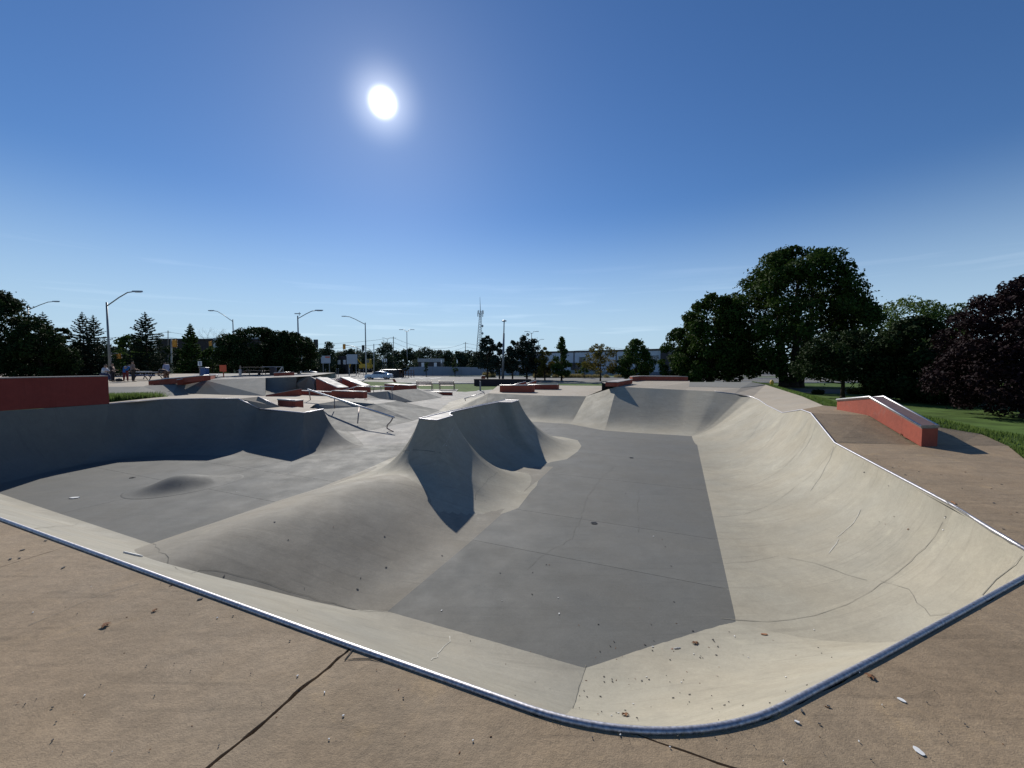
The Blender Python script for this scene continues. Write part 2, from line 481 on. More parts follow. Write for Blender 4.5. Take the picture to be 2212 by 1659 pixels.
# ridge running from the near bank to the volcano
vs, fs = [], []
ys = [3.0 + .18 * i for i in range(42)]
NS = 40
for y in ys:
    for k in range(NS + 1):
        s = k / NS
        l, r = pl(y, RL), pl(y, RR)
        x = l + (r - l) * s
        vs.append((x, y, ridge_z(x, y) + (.003 if 0 < k < NS else -.01)))
for i in range(len(ys) - 1):
    for k in range(NS):
        a = i * (NS + 1) + k
        fs.append([a, a + 1, a + NS + 2, a + NS + 1])
mk('roll_over_ridge', vs, fs, M_RIDGE, bowl, smooth=True, label='long low concrete ridge between the two floors')

# low hump on the left floor
hc = W(388, 1050); hd = (W(504, 1030) - W(266, 1068)).normalized(); hn = Vector((-hd.y, hd.x, 0))
vs, fs = [], []; A, B_ = 26, 14
for i in range(A + 1):
    rr = i / A
    for k in range(B_ * 2):
        a = math.pi * k / B_
        zz = .24 * (0.5 + 0.5 * math.cos(math.pi * min(1, rr))) ** 1.35
        sq = 1 + .12 * math.cos(a)
        vs.append(hc + hd * (math.cos(a) * rr * 1.12 * sq) + hn * (math.sin(a) * rr * .80) + Vector((0, 0, zz + .004 - (.02 if i == A else 0))))
nb = B_ * 2
for i in range(A):
    for k in range(nb):
        fs.append([i * nb + k, i * nb + (k + 1) % nb, (i + 1) * nb + (k + 1) % nb, (i + 1) * nb + k][::-1])
mk('floor_hump', vs, fs, M_FLOOR, bowl, smooth=True, label='low oval hump on the left floor')

# floor, cast in slabs with joints
def clip(poly, nx, ny, c):
    out = []
    for i in range(len(poly)):
        a, b = poly[i], poly[(i + 1) % len(poly)]
        da, db = a[0] * nx + a[1] * ny - c, b[0] * nx + b[1] * ny - c
        if da >= 0: out.append(a)
        if da * db < 0:
            t = da / (da - db); out.append((a[0] + (b[0] - a[0]) * t, a[1] + (b[1] - a[1]) * t))
    return out
def slab_cells(poly, cuts, gap=.006):
    """cuts: (nx, ny, c) lines"""
    cells = [poly]
    for nx, ny, c in cuts:
        L = math.hypot(nx, ny); nx, ny, c = nx / L, ny / L, c / L
        new = []
        for q in cells:
            for s in (1, -1):
                r_ = clip(q, nx * s, ny * s, c * s + gap / 2)
                if len(r_) >= 3: new.append(r_)
        cells = new
    return cells
outer = [(-12.2, 8.5), (-5.5, 5.6), (-1.3, 3.95), (.67, 3.2), (2.5, 3.9), (7.3, 15.1), (W(1303, 925).x, W(1303, 925).y), (W(1229, 910).x, W(1229, 910).y), (1.0, 19.6), (-2.2, 18.9), (-1.6, 14.8), (-4.0, 13.3), (-5.2, 13.2), (-7, 12.6), (-12.6, 12.6)]
cuts = [(.41, 1, c) for c in (5.73, 7.32, 10.15, 12.9, 16.2)] + [(1, -.46, -11.6), (1, -.46, -6.0)]
for cell in slab_cells(outer, cuts):
    MB().prism([(x, y, FLOOR_Z - .1) for x, y in cell], vec=(0, 0, .1)).build('floor_slab', M_FLOOR, bowl)
mk('joint_bed', [(-13.5, 3, FLOOR_Z - .02), (9, 3, FLOOR_Z - .02), (9, 20, FLOOR_Z - .02), (-13.5, 20, FLOOR_Z - .02)], [[0, 1, 2, 3]], M_DARK, bowl)

# coping
def coping(pts, r=.0165, name='coping'):
    return MB().tube(pts, r, 12).build(name, M_COPE, bowl, smooth=True)
def wob(pts, step=.35, amp=.004):
    out = []
    for i in range(len(pts) - 1):
        n = max(1, int((pts[i + 1] - pts[i]).length / step))
        for k in range(n):
            p = pts[i].lerp(pts[i + 1], k / n)
            out.append(p + Vector((random.uniform(-amp, amp), random.uniform(-amp, amp), 0)) * (1 if k else .3))
    out.append(pts[-1]); return out
near_line = [tz(-13.4, 7.30), tz(-9.2, 5.53), tz(-5.9, 4.15), tz(-2.41, 2.70), tz(-.88, 2.065)]
def up(ps, d=.002): return [p + Vector((0, 0, d)) for p in ps]
coping(up(wob(near_line, .9, .002) + [tz(q.x, q.y) for q in ARC] + [tz(1.95, 1.99), tz(2.9, 2.40), tz(3.73, 2.76), tz(4.185, 2.955)]))
coping(up([tz(4.20, 2.975), tz(4.5, 3.56), tz(4.85, 4.2), tz(5.63, 5.93), tz(6.41, 7.65), tz(7.22, 9.34, .38), tz(7.60, 10.16, .37), tz(8.73, 12.5, 0), tz(9.77, 14.85, 0), fT[1], fT[2], fT[3], fT[4], fT[5]]))
coping(up([lT[i] for i in range(4, 9)], 0), .02)
coping(up([lT[8], W(560.7, 883.6, -.04)], .0), .025); coping(up([W(556.6, 857.3, .37), W(604, 878.8, -.04)], .0), .025)
coping(up([W(560.7, 883.6, -.04), hipT, hipT2], .0), .028)

# ------------------------------------------------------------------ volcano with its narrow platform
ZV = .33
volc = thing('concrete_volcano', 'steep pointed concrete spine with steel edged narrow top in the middle of the bowl', 'skate ramp', (-.8, 10, FLOOR_Z))
T_ = lambda x, y: W(x, y, ZV)
vp = []
def vpair(T, B, th, fl=.02): vp.append((T, B, th, fl))
Tb, Te, Tf = T_(1091.3, 864.1), T_(1120.3, 865.3), T_(1104.7, 870.2)
Tl, TA, TC = T_(905.3, 904.7), T_(944, 908.6), T_(977.7, 898.7)
vpair(Tb, fz(-1.2, 14.9), 60); vpair(Tb, fz(.4, 15.4), 62)
vpair(Te, W(1181, 941), 62); vpair(Te, W(1214.5, 943.8), 64); vpair(Te, W(1248, 951), 66); vpair(Te, W(1256, 963.5), 68); vpair(Te, W(1248, 975), 68)
vpair(Te, W(1224, 992), 70); vpair(Tf, W(1190, 998), 72); vpair(T_(1076.8, 869.3), W(1181, 1001), 74)
vpair(T_(1042.4, 875.9), W(1172, 1007), 76); vpair(T_(1010, 883), W(1165, 1012), 78); vpair(T_(983.7, 888.8), W(1161, 1016), 80, .1)
vpair(T_(973.5, 891.8), W(1160, 1019), 82, .2); vpair(T_(970.8, 895.0), W(1160, 1021), 80, .12); vpair(T_(973.5, 897.6), W(1161, 1024), 74, .0)
vpair(TC, W(1164, 1035), 64, 0); vpair(TC, W(1158.7, 1050), 64, 0); vpair(T_(965, 902.6), W(1147.5, 1061), 64, 0)
vpair(TA, fz(.12, 7.35), 64, 0); vpair(TA, fz(-.5, 6.75), 64, 0); vpair(TA, fz(-1.3, 6.45), 64, 0)
vpair(T_(924, 906.7), fz(-2.0, 6.4), 64, 0); vpair(Tl, fz(-2.7, 6.6), 66, 0); vpair(Tl, fz(-3.6, 7.4), 70, 0)
vpair(Tl, fz(-4.2, 8.5), 72, 0); vpair(T_(938, 897), fz(-3.95, 9.6), 70); vpair(T_(972, 888.6), fz(-3.6, 11.2), 66)
vpair(T_(1030, 876.6), fz(-3.0, 13.0), 62); vpair(Tb, fz(-1.2, 14.9), 60)
strip('ramp_face', vp, M_WALL, volc, sub=5, n=22, sm=True)
ring = []
for p in vp:
    if not ring or (p[0] - ring[-1]).length > .02: ring.append(p[0])
ring = ring[:-1] if (ring[-1] - ring[0]).length < .02 else ring
inner = ring
mk('platform_top', [p + Vector((0, 0, .002)) for p in ring], [list(range(len(ring)))[::-1]], M_TOPC, volc)
MB().tube([p + Vector((0, 0, .004)) for p in ring] + [ring[0] + Vector((0, 0, .004))], .017, 10).build('coping', M_COPE, volc, smooth=True)

# ------------------------------------------------------------------ decks
deck = thing('deck', None, None, (0, 0, 0), kind='structure')
def jag(a, b, step=.06, amp=.012):
    n = max(2, int((Vector(b) - Vector(a)).length / step)); out = []
    a, b = Vector(a), Vector(b); d = (b - a).normalized(); q = Vector((-d.y, d.x))
    for k in range(n + 1):
        p = a.lerp(b, k / n)
        w = mnoise.noise(Vector((p.x * 7, p.y * 7, 1.3))) * amp * 1.6 + random.uniform(-amp, amp) * .45
        out.append(p + q * (w if 0 < k < n else 0))
    return out
def off(pts, d):
    """offset a 2D polyline to its right by d"""
    out = []
    for i, p in enumerate(pts):
        a = pts[max(0, i - 1)]; b = pts[min(len(pts) - 1, i + 1)]
        t = (Vector(b) - Vector(a)).normalized(); out.append(Vector(p) + Vector((t.y, -t.x)) * d)
    return out
nl = [Vector(p) for p in [(-13.4, 7.30), (-9.2, 5.53), (-5.9, 4.15), (-3.79, 3.272), (-2.41, 2.70), (-.88, 2.065), *[(q.x, q.y) for q in ARC], (1.95, 1.99), (2.9, 2.40), (3.73, 2.76), (4.21, 2.965)]]
el = off(nl, .016)
iJ3 = max(k for k in range(len(el)) if el[k].x < .49)
def edge_between(i, j):
    out = []
    for k in range(i, j): out += jag(el[k], el[k + 1], .05, .006)[:-1]
    out.append(el[j]); return out
def slab(ring2, mat, name='deck_slab', z=0.0, par=None):
    n = len(ring2)
    vs = [(p[0], p[1], z) for p in ring2] + [(p[0], p[1], z - .10) for p in ring2]
    fs = [list(range(n))] + [[i, i + n, (i + 1) % n + n, (i + 1) % n] for i in range(n)]
    bm = bmesh.new(); me = bpy.data.meshes.new(name)
    bv = [bm.verts.new(v) for v in vs]
    for f in fs: bm.faces.new([bv[i] for i in f])
    bmesh.ops.recalc_face_normals(bm, faces=bm.faces); bm.to_mesh(me); bm.free()
    me.materials.append(mat); o = bpy.data.objects.new(name, me); COL.objects.link(o)
    if par:
        o.parent = par; o.location = -LOC[par.name]
    return o
iJ2, iC1 = 3, 5
g = .004
J2a = Vector(el[iJ2]); J2b = Vector((-6.2, -3.2)) 
C1a = Vector(el[iC1]); C1b = Vector((-1.42, .85)); C1c = Vector((-2.9, -2.6))
# where the third joint starts on the rounded corner
J3a = el[iJ3].lerp(el[iJ3 + 1], .5); J3b = Vector((.92, 1.395)); J3c = Vector((5.2, .1))
def side(v, d): return v + Vector((d, 0))
crack_l = jag(side(C1a, -.009), side(C1b, -.010), .035, .010) + jag(side(C1b, -.008), side(C1c, -.004), .2, .01)[1:]
crack_r = jag(side(C1a, .011), side(C1b, .010), .035, .010) + jag(side(C1b, .010), side(C1c, .006), .2, .01)[1:]
j2l = jag(side(J2a, -.004), side(J2b, -.004), .12, .003); j2r = jag(side(J2a, .004), side(J2b, .004), .12, .003)
j3u = jag(J3a + V(0, .004), J3b + V(0, .005), .04, .004) + jag(J3b + V(0, .004), J3c + V(0, .004), .1, .003)[1:]
j3d = jag(J3a + V(0, -.004), J3b + V(0, -.006), .04, .004) + jag(J3b + V(0, -.004), J3c + V(0, -.004), .1, .003)[1:]
slab(edge_between(0, iJ2) + j2l[1:] + [V(-16, -3.2), V(-16, 7.3)], M_DECK, par=deck)
slab(edge_between(iJ2, iC1)[:-1] + crack_l + [V(-2.9, -3.2)] + j2r[::-1][:-1], M_DECK, par=deck)
e_mid = edge_between(iC1, iJ3)
slab([crack_r[0]] + e_mid[1:] + j3d + [V(5.2, -3.2), V(-2.88, -3.2)] + crack_r[::-1][:-1], M_DECK, par=deck)
gr = [V(9.6, .1), V(9.1, 3.0), V(8.6, 5.2), V(8.35, 6.0), V(9.74, 7.7), V(10.5, 8.6), V(10.75, 9.2)]
gr = [V(10.2, 3.2), V(9.2, 5.2), V(8.75, 6.05), V(9.74, 7.7), V(10.3, 8.6)]
rc = [V(4.21, 2.965), V(4.85, 4.2), V(5.63, 5.93), V(6.41, 7.65)]
rco = off(rc, .016)
redge = []
for k in range(len(rco) - 1): redge += jag(rco[k], rco[k + 1], .09, .008)[:-1]
redge.append(rco[-1])
lowR = V(8.6, 7.42)
slab([j3u[0]] + edge_between(iJ3 + 1, len(el) - 1)[1:-1] + redge[1:] + [lowR, V(9.5, 7.38), V(8.45, 6.35), V(8.9, 5.2), V(10.2, 3.0), V(13, .1)] + j3u[::-1][:-1], M_DECK, par=deck)
bd_ = [(-16, -3.2, -.03), (13, -3.2, -.03), (13, .5, -.03)] + [(p.x, p.y, -.03) for p in off(nl, .012)[::-1]] + [(-16, 7.3, -.03)]
mk('deck_bed', bd_, [list(range(len(bd_)))], M_DARK, deck)
mk('deck_bed', [(4.21, 2.9, -.03), (13, .5, -.03), (10.2, 3, -.03), (8.9, 5.2, -.03), (8.45, 6.35, -.03), (9.5, 7.3, -.03), (6.43, 7.6, -.03)], [list(range(7))], M_DARK, deck)
# sloping slab up to the raised hip, plateau, slope down again, far deck
def tri(name, vs, fs, mat, par=deck, **k): return mk(name, vs, fs, mat, par, **k)
o1 = V(.04, 0, 0)
tri('deck_slab', [tz(6.45, 7.66), tz(8.6, 7.43), tz(9.5, 7.39, .0), tz(9.7, 7.98, .12), tz(9.0, 8.35, .24), tz(8.95, 8.9, .365), tz(8.3, 9.0, .38), tz(7.26, 9.34, .38)], [[0, 1, 6, 7], [1, 2, 3, 4], [1, 4, 5, 6]], M_DECK)
tri('deck_slab', [tz(7.26, 9.35, .38), tz(8.3, 9.01, .38), tz(8.95, 8.91, .365), tz(9.1, 9.9, .36), tz(9.1, 10.2, .36), tz(7.64, 10.17, .37)], [[0, 1, 4, 5], [1, 2, 3, 4]], M_DECK)
e1, e2, e3 = tz(9.8, 12.2, .27), W(1732, 856, .25), W(1653.7, 831, .3)
tri('deck_slab', [tz(7.64, 10.18, .37), tz(9.1, 10.21, .36), tz(9.3, 10.6, .33), W(1803, 878.4, .30), e1, tz(8.77, 12.5, .0)], [[0, 1, 4, 5], [1, 2, 3], [1, 3, 4]], M_DECK)
t1, t2, t3, t4, t5, t6 = fT[0], fT[1], fT[2], fT[4], fT[5], fT[6]
tri('deck_slab', [tz(8.77, 12.51, 0), e1, e2, e3, W(1600, 838, .3), W(1488, 835.5, .34), t6, t5, t4, t3, t2, t1], [[0, 1, 11], [1, 2, 10, 11], [2, 3, 9, 10], [3, 4, 8, 9], [4, 5, 7, 8], [5, 6, 7]], M_TAN)
tri('ramp_slab', [W(1488, 835.3, .345), W(1600, 837.8, .305), W(1653.7, 831, .31), W(1625, 825.4, .45), W(1490, 825.4, .45)], [[0, 1, 2, 3, 4]], M_BANK, label='grey sloping slab beyond the bowl edge')
tri('deck_slab', [fT[-1], fT[-2], t6, W(1488, 835.5, .34), W(1490, 825.4, .45), W(1490, 822.6, .45), W(1360, 822.0, .45), W(1300, 826, .45)], [[0, 1, 6, 7], [1, 2, 3], [1, 3, 4], [1, 4, 5, 6]], M_TAN)
# lower deck at the back
tri('deck_slab', [fT3[2], fT3[1], fT2[1], W(1300, 845, .1), fT[-1], W(1322, 833.6, -.12), W(1204, 832.6, -.12), W(1075, 833.5, -.12)], [[0, 1, 6, 7], [1, 2, 5, 6]], M_TAN)
# strip of deck behind the left wall, its slab down to the hip platform
tri('deck_slab', [tz(-13.6, 7.3, .37), tz(-13.45, 8.1, .37), lT[2] + V(-.04, 0, 0), lT[4] + V(-.03, .03, 0), lT[6] + V(0, .04, 0), lT[7] + V(0, .04, 0), lT[8] + V(0, .03, 0), W(556.6, 857.1, .37), W(537.5, 855.7, .37), W(424.7, 851.4, .37), W(329, 859.5, .37), W(240, 869, .37), tz(-16, 10, .37), tz(-16, 7.3, .37)],
    [[0, 1, 12, 13], [1, 2, 12], [2, 3, 11, 12], [3, 4, 10, 11], [4, 5, 9, 10], [5, 6, 7, 8, 9]], M_TAN)
tri('deck_slab', [lT[8] + V(0, .03, 0), W(560.7, 883.6, -.04) + V(0, .03, 0), W(604, 878.8, -.04), W(556.6, 857.1, .37)], [[0, 1, 2, 3]], M_TANS, label='brown sloping slab between two steel edges')
tri('deck_slab', [W(560.7, 883.6, -.04) + V(0, .03, 0), hipT + V(0, .03, 0), hipT2 + V(-.03, 0, 0), hipT3, W(604, 878.8, -.04)], [[0, 1, 2, 3, 4]], M_TAN)
# ------------------------------------------------------------------ ground, roads, plazas
G = -1.26
M_GRASS = plain('lawn', (.070, .115, .028), .95, 0, .35, 1.1, .1)
n_ = M_GRASS.node_tree.nodes; l_ = M_GRASS.node_tree.links
M_ASPH = concrete('sunlit_asphalt', (.135, .135, .132), (1.5, 1.5, 1.5), .3, .08, .05, .85, .1, objvar=.02, spec=.22)
M_LINE = plain('road_paint', (.72, .72, .70), .7, 0, .1, 5)
M_YLINE = plain('yellow_road_paint', (.60, .42, .06), .7, 0, .1, 5)
M_WALK = concrete('footway_concrete', (.36, .35, .33), (1.1, 1.1, 1.1), .3, .06, .04, .8, .1, objvar=.02)
mk('ground', [(-3000, -600, G), (3000, -600, G), (3000, 4500, G), (-3000, 4500, G)], [[0, 1, 2, 3]], M_GRASS, kind='structure')
def sheet(name, pts, mat, z=None, kind='structure', parent=None, label=None):
    vs = [Vector(p) if z is None else Vector((p[0], p[1], z)) for p in pts]
    return mk(name, vs, [list(range(len(vs)))], mat, parent, kind=None if parent else kind, label=label)
sheet('ground_under_park', [(-60, -20, G + .004), (-15.9, -20, G + .004)], M_GRASS) if False else None
# main plaza level behind the bowl
plaza = thing('plaza', None, None, (0, 30, -1.205), kind='structure')
pz = -1.204
pp = [W(600, 930, pz), W(789, 966, pz), V(-4.0, 13.3, pz), V(-1.6, 14.8, pz), V(-2.2, 18.9, pz), V(1.0, 19.6, pz), V(2.6, 20.5, pz), W(1063, 841.5, pz), W(1005, 846.5, pz), W(985, 845.6, pz), W(990, 841, pz), W(908, 840.5, pz), W(893, 834, pz), W(872, 836.5, pz), W(880, 842, pz), W(830, 841.5, pz), W(798, 843.5, pz), W(745, 838, pz), W(650, 838, pz), V(-24, 34, pz), V(-24, 18, pz)]
cells = slab_cells([(p.x, p.y) for p in pp], [(.41, 1, 14.0), (.41, 1, 19.5), (.41, 1, 25.0), (.41, 1, 32.0), (1, -.46, -14.5), (1, -.46, -21)], .012)
for c_ in cells:
    MB().prism([(x, y, pz - .05) for x, y in c_], vec=(0, 0, .05)).build('paving_slab', M_PLAZA, plaza)
# footpath from the plaza towards the road
sheet('footpath', [W(893, 833.8, G + .03), W(938, 827.2, G + .03), W(905, 826.6, G + .03), W(866, 835.6, G + .03)], M_WALK)
# roads: one across the back, one crossing beyond the junction
def road_y(py, z=G): return W(1106, py, z).y
road = thing('road', None, None, (0, 70, G), kind='structure')
y0, y1 = 58.0, 84.0
mk('carriageway', [(-260, y0 + 30, G + .012), (-60, y0 + 9, G + .012), (-28, y0 + 1, G + .012), (-16, y0 - 1.5, G + .012), (4, y0, G + .012), (60, y0 + 2, G + .012), (260, y0 - 6, G + .012), (260, y1 - 10, G + .012), (60, y1 - 4, G + .012), (4, y1 + 3, G + .012), (-14, y1 + 8, G + .012), (-60, y1 + 20, G + .012), (-260, y1 + 36, G + .012)],
   [[0, 1, 12], [1, 2, 11, 12], [2, 3, 10, 11], [3, 4, 9, 10], [4, 5, 8, 9], [5, 6, 7, 8]], M_ASPH, road)
mk('side_carriageway', [(-58, y1 + 10, G + .016), (-14, y1, G + .016), (-22, 150, G + .016), (-40, 300, G + .016), (-75, 300, G + .016), (-62, 150, G + .016)], [[0, 1, 2, 5], [5, 2, 3, 4]], M_ASPH, road)
def line(xa, ya, xb, yb, w=.14, mat=None):
    a, b = V(xa, ya, G + .022), V(xb, yb, G + .022)
    d = (b - a).normalized(); q = V(-d.y, d.x, 0) * w / 2
    mk('lane_line', [a - q, b - q, b + q, a + q], [[0, 1, 2, 3]], mat or M_LINE, road)
line(-26, y0 + 10.5, 4, y0 + 11.0, .18, M_YLINE); line(4, y0 + 11.0, 60, y0 + 11.6, .18, M_YLINE)
for k in range(14):
    x = -52 + k * 8.2
    line(x, y0 + 5.3 + (3 if x < -28 else 0), x + 3, y0 + 5.3 + (3 if x < -28 else 0), .15)
line(-30, y0 + 8, -29.3, y0 + 20, .6); line(-24, y0 + 2, 60, y0 + 3.3, .12)
for a in range(7):
    line(-30 + a * 2.2, y0 + 22, -30 + a * 2.2 + 1.2, y0 + 27, .5)
M_KERB = plain('kerb_concrete', (.40, .39, .37), .8, 0, .1, 6)
kb = MB()
def kerb(a, b, h=.13, w=.18):
    a, b = V(a[0], a[1], G), V(b[0], b[1], G); d = (b - a).normalized(); q = V(-d.y, d.x, 0) * w
    MB().prism([a, b, b + q, a + q], vec=(0, 0, h)).build('kerb', M_KERB, road)
kerb((-27, y0 + .4), (-16, y0 - 1.8)); kerb((-16, y0 - 1.8), (4, y0 - .3)); kerb((4, y0 - .3), (60, y0 + 1.7)); kerb((60, y0 + 1.7), (200, y0 - 4))
kerb((-13.6, y1 + 8), (4, y1 + 3.1)); kerb((4, y1 + 3.1), (60, y1 - 3.9)); kerb((60, y1 - 3.9), (200, y1 - 8))
kerb((-260, y1 + 36), (-62, y1 + 20)); kerb((-62, y1 + 20), (-70, 150))
sheet('far_pavement', [V(-12, y1 + 9.0, G + .06), V(4, y1 + 4.6, G + .06), V(60, y1 - 2.2, G + .06), V(130, y1 - 5, G + .06), V(130, y1 - 2.6, G + .06), V(60, y1 + .2, G + .06), V(4, y1 + 7.2, G + .06), V(-12, y1 + 12, G + .06)], M_WALK)
M_LOT = concrete('car_park_asphalt', (.13, .13, .125), (1.3, 1.3, 1.3), .3, .08, .05, .85, .1, objvar=.02, spec=.2)
sheet('car_park', [V(-12, 102, G + .02), V(120, 96, G + .02), V(160, 220, G + .02), V(-12, 220, G + .02)], M_LOT)
# path through the park on the right, seen between the tree trunks
sheet('park_path', [W(1500, 829, G + .02), W(1700, 838, G + .02), W(1860, 842, G + .02), W(1905, 839, G + .02), W(2212, 846, G + .02), W(2212, 868, G + .02), W(1905, 850, G + .02), W(1780, 850, G + .02), W(1700, 848, G + .02), W(1500, 834, G + .02)], M_LOT)
sheet('park_lane', [V(30, 92, G + .03), V(200, 92, G + .03), V(200, 99, G + .03), V(30, 99, G + .03)], M_LOT)
sheet('back_footpath', [W(1150, 822, G + .05), W(1345, 822.5, G + .05), W(1345, 826.5, G + .05), W(1148, 826, G + .05)], M_LOT)

# grassed shoulder that carries the deck on the right
sh_in = [V(13, .1, -.02), V(10.2, 3.0, -.02), V(8.9, 5.2, -.02), V(8.45, 6.35, -.02), V(9.5, 7.38, -.02), V(9.7, 7.98, .10), V(9.0, 8.35, .22), V(8.95, 8.9, .345), V(9.1, 9.9, .34), V(9.1, 10.2, .34), W(1803, 878.4, .28), tz(9.8, 12.2, .25), W(1732, 856, .23), W(1653.7, 831, .28), W(1625, 825.4, .43), W(1490, 825.2, .43)]
sh_dir = [V(1, -.3, 0), V(1, -.3, 0), V(1, -.2, 0), V(1, -.15, 0), V(1, -.1, 0), V(1, .1, 0), V(1, .15, 0), V(1, .2, 0), V(1, .25, 0), V(1, .3, 0), V(1, .4, 0), V(1, .45, 0), V(1, .5, 0), V(1, .8, 0), V(.6, 1, 0), V(.0, 1, 0)]
vs, fs = [], []
NN = 14
for k, p in enumerate(sh_in):
    d = sh_dir[k].normalized()
    for j in range(NN + 1):
        a = j / NN
        q = p + d * (a * 7.5)
        h = .5 + .5 * math.cos(math.pi * a)
        w = mnoise.noise(Vector((q.x * .5, q.y * .5, 3))) * .05 * math.sin(math.pi * a)
        vs.append(V(q.x, q.y, (G - .02) + (p.z - (G - .02)) * h + w - (.0 if j else .01)))
for k in range(len(sh_in) - 1):
    for j in range(NN):
        fs.append([k * (NN + 1) + j, k * (NN + 1) + j + 1, (k + 1) * (NN + 1) + j + 1, (k + 1) * (NN + 1) + j])
mk('grass_bank', vs, fs, M_GRASS, smooth=True, kind='structure')
# earth face under the raised far decks
M_SIDE = plain('deck_side', (.25, .22, .19), .9, 0, .1, 4)
ring_ = [W(1490, 825.2, .44), W(1490, 822.6, .44), W(1360, 822.0, .44), W(1300, 826, .44), W(1322, 833.6, -.125), W(1204, 832.6, -.125), W(1075, 833.5, -.125), fT3[2] + V(0, 0, -.01)]
vs = ring_ + [V(p.x, p.y, G - .05) for p in ring_]; n = len(ring_)
mk('deck_side', vs, [[i, i + 1, i + 1 + n, i + n] for i in range(n - 1)], M_SIDE, deck)

# ------------------------------------------------------------------ raised terraces, banks and humps on the left
def facets(name, label, vs, fs, mats, cat='skate ramp', pname='ramp_face', loc=None):
    loc = loc or sum((Vector(v) for v in vs), V(0, 0, 0)) / len(vs)
    t = thing(name, label, cat, (loc.x, loc.y, min(v.z for v in vs)))
    for f, m_ in zip(fs, mats):
        mk(pname, [vs[i] for i in f], [list(range(len(f)))], m_, t)
    return t
# mid terrace (z about -.5) with its low front drop
TZ = -.5
a0, a1 = W(329, 861, TZ), W(573, 855.4, TZ)
mid = thing('terrace', None, None, (-12, 22, TZ), kind='structure')
mk('terrace_slab', [W(240, 866, TZ), W(424, 857, TZ), W(540, 862, TZ), hipT3 + V(-.4, .8, -.46), W(680.6, 873.2, -.431), W(732.4, 865.2, -.331), W(763.5, 861, TZ), W(792, 858, TZ), W(792, 846.5, TZ), W(573, 846.5, TZ), W(420, 848, TZ), W(236, 850, TZ)], [list(range(12))], M_TAN, mid)
rb_v = [W(634.7, 879, -.04), W(680.6, 873.2, -.43), D(706.5, 883.5, 19.42), D(773.5, 878.6, 20.32), W(732.4, 865.2, -.33), W(763.5, 861, TZ), W(811, 873, -.55), W(858.7, 866, -.55), W(950, 886, -1.2), W(892, 908.7, -1.2), W(797, 930, -1.2), W(715, 932, -1.2), W(655, 893, -.62), W(792, 858, TZ), W(640, 878, -.5)]
facets('sloping_bank', 'grey concrete bank under the long slanted handrail with a dark sunken drop', rb_v,
       [[1, 2, 3, 4], [14, 1, 2, 12], [4, 3, 6, 5], [2, 12, 11], [2, 11, 10], [3, 2, 10], [3, 10, 9], [3, 9, 6], [6, 9, 8, 7]], [M_BANK] * 9)
facets('low_hump', 'flat pale triangular landing between two grey humps', [W(789, 863, -.6), W(858.7, 865.8, -.56), W(811, 873, -.555), W(792, 858, TZ)], [[0, 2, 1], [3, 0, 1]], [M_PLAZA, M_PLAZA])
h1 = [W(787, 849, -.3), W(835, 845, -.38), W(878.5, 841.2, -.45), W(901.3, 840.2, -.48), W(787, 863.5, -.6), W(835, 867, -1.02), W(892, 868.3, -1.2), W(952, 859, -1.2), W(960, 851, -1.2), W(905, 838.5, -1.0)]
facets('sloping_bank', 'wide low grey bank with two flat rails, in front of the grass verge', h1, [[0, 4, 5, 1], [1, 5, 6, 2], [2, 6, 7, 3], [3, 7, 8]], [M_BANK, M_BANK, M_BANK, M_PLAZA])
# big bank island at far left
bz = TZ
i_top = [W(200, 836, .05), W(307, 834.8, .07), W(382.3, 830.7, .13), W(440.3, 820.3, .43), W(573.5, 816, .57), W(640, 813.8, .64)]
i_bot = [W(180, 866, bz), W(262, 863, bz), W(371, 855.5, bz), W(421, 851, bz), W(477, 852.7, bz), W(573.5, 855.4, bz), W(653.8, 845, bz)]
isl = thing('bank_island', 'long raised grey bank with angular faces behind the left wall', 'skate ramp', (-18, 27, bz))
def face(vs, m_, par=isl, name='ramp_face', label=None): return mk(name, vs, [list(range(len(vs)))], m_, par, label=label)
face([i_top[0], i_bot[0], i_bot[1], i_top[1]], M_BANK)
face([i_top[1], i_bot[1], i_bot[2], i_top[2]], M_BANK)
face([i_top[2], i_bot[2], i_bot[3], i_top[3]], M_WALL_SHADE)  # ledge's shadow on this face helped along by the shade-darkened colour
face([i_top[3], i_bot[3], i_bot[4]], M_WALL_SHADE)
face([i_top[3], i_bot[4], i_bot[5], i_top[4]], M_BANK)
# quarter face and right flank in shade-darkened concrete, pale column between
q1, q2 = W(640, 845, bz), W(653.8, 845, bz)
dk = i_top[4] + V(.05, -.05, .0)
strip('ramp_face', [(i_top[4], i_bot[5], 74, .3), (i_top[5], q1 + V(-.2, .3, 0), 74, .3)], M_WALL_SHADE, isl, sub=4, n=8)
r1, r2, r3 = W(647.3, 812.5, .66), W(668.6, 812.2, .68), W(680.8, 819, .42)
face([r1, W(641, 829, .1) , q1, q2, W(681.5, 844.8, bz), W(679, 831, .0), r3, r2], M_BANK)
face([i_top[5], r1, q1], M_WALL_SHADE)
strip('ramp_face', [(r3, W(681.5, 844.8, bz), 70, .2), (W(735, 822, .3), W(727, 846, bz), 70, .2)], M_WALL_SHADE, isl, sub=4, n=8)
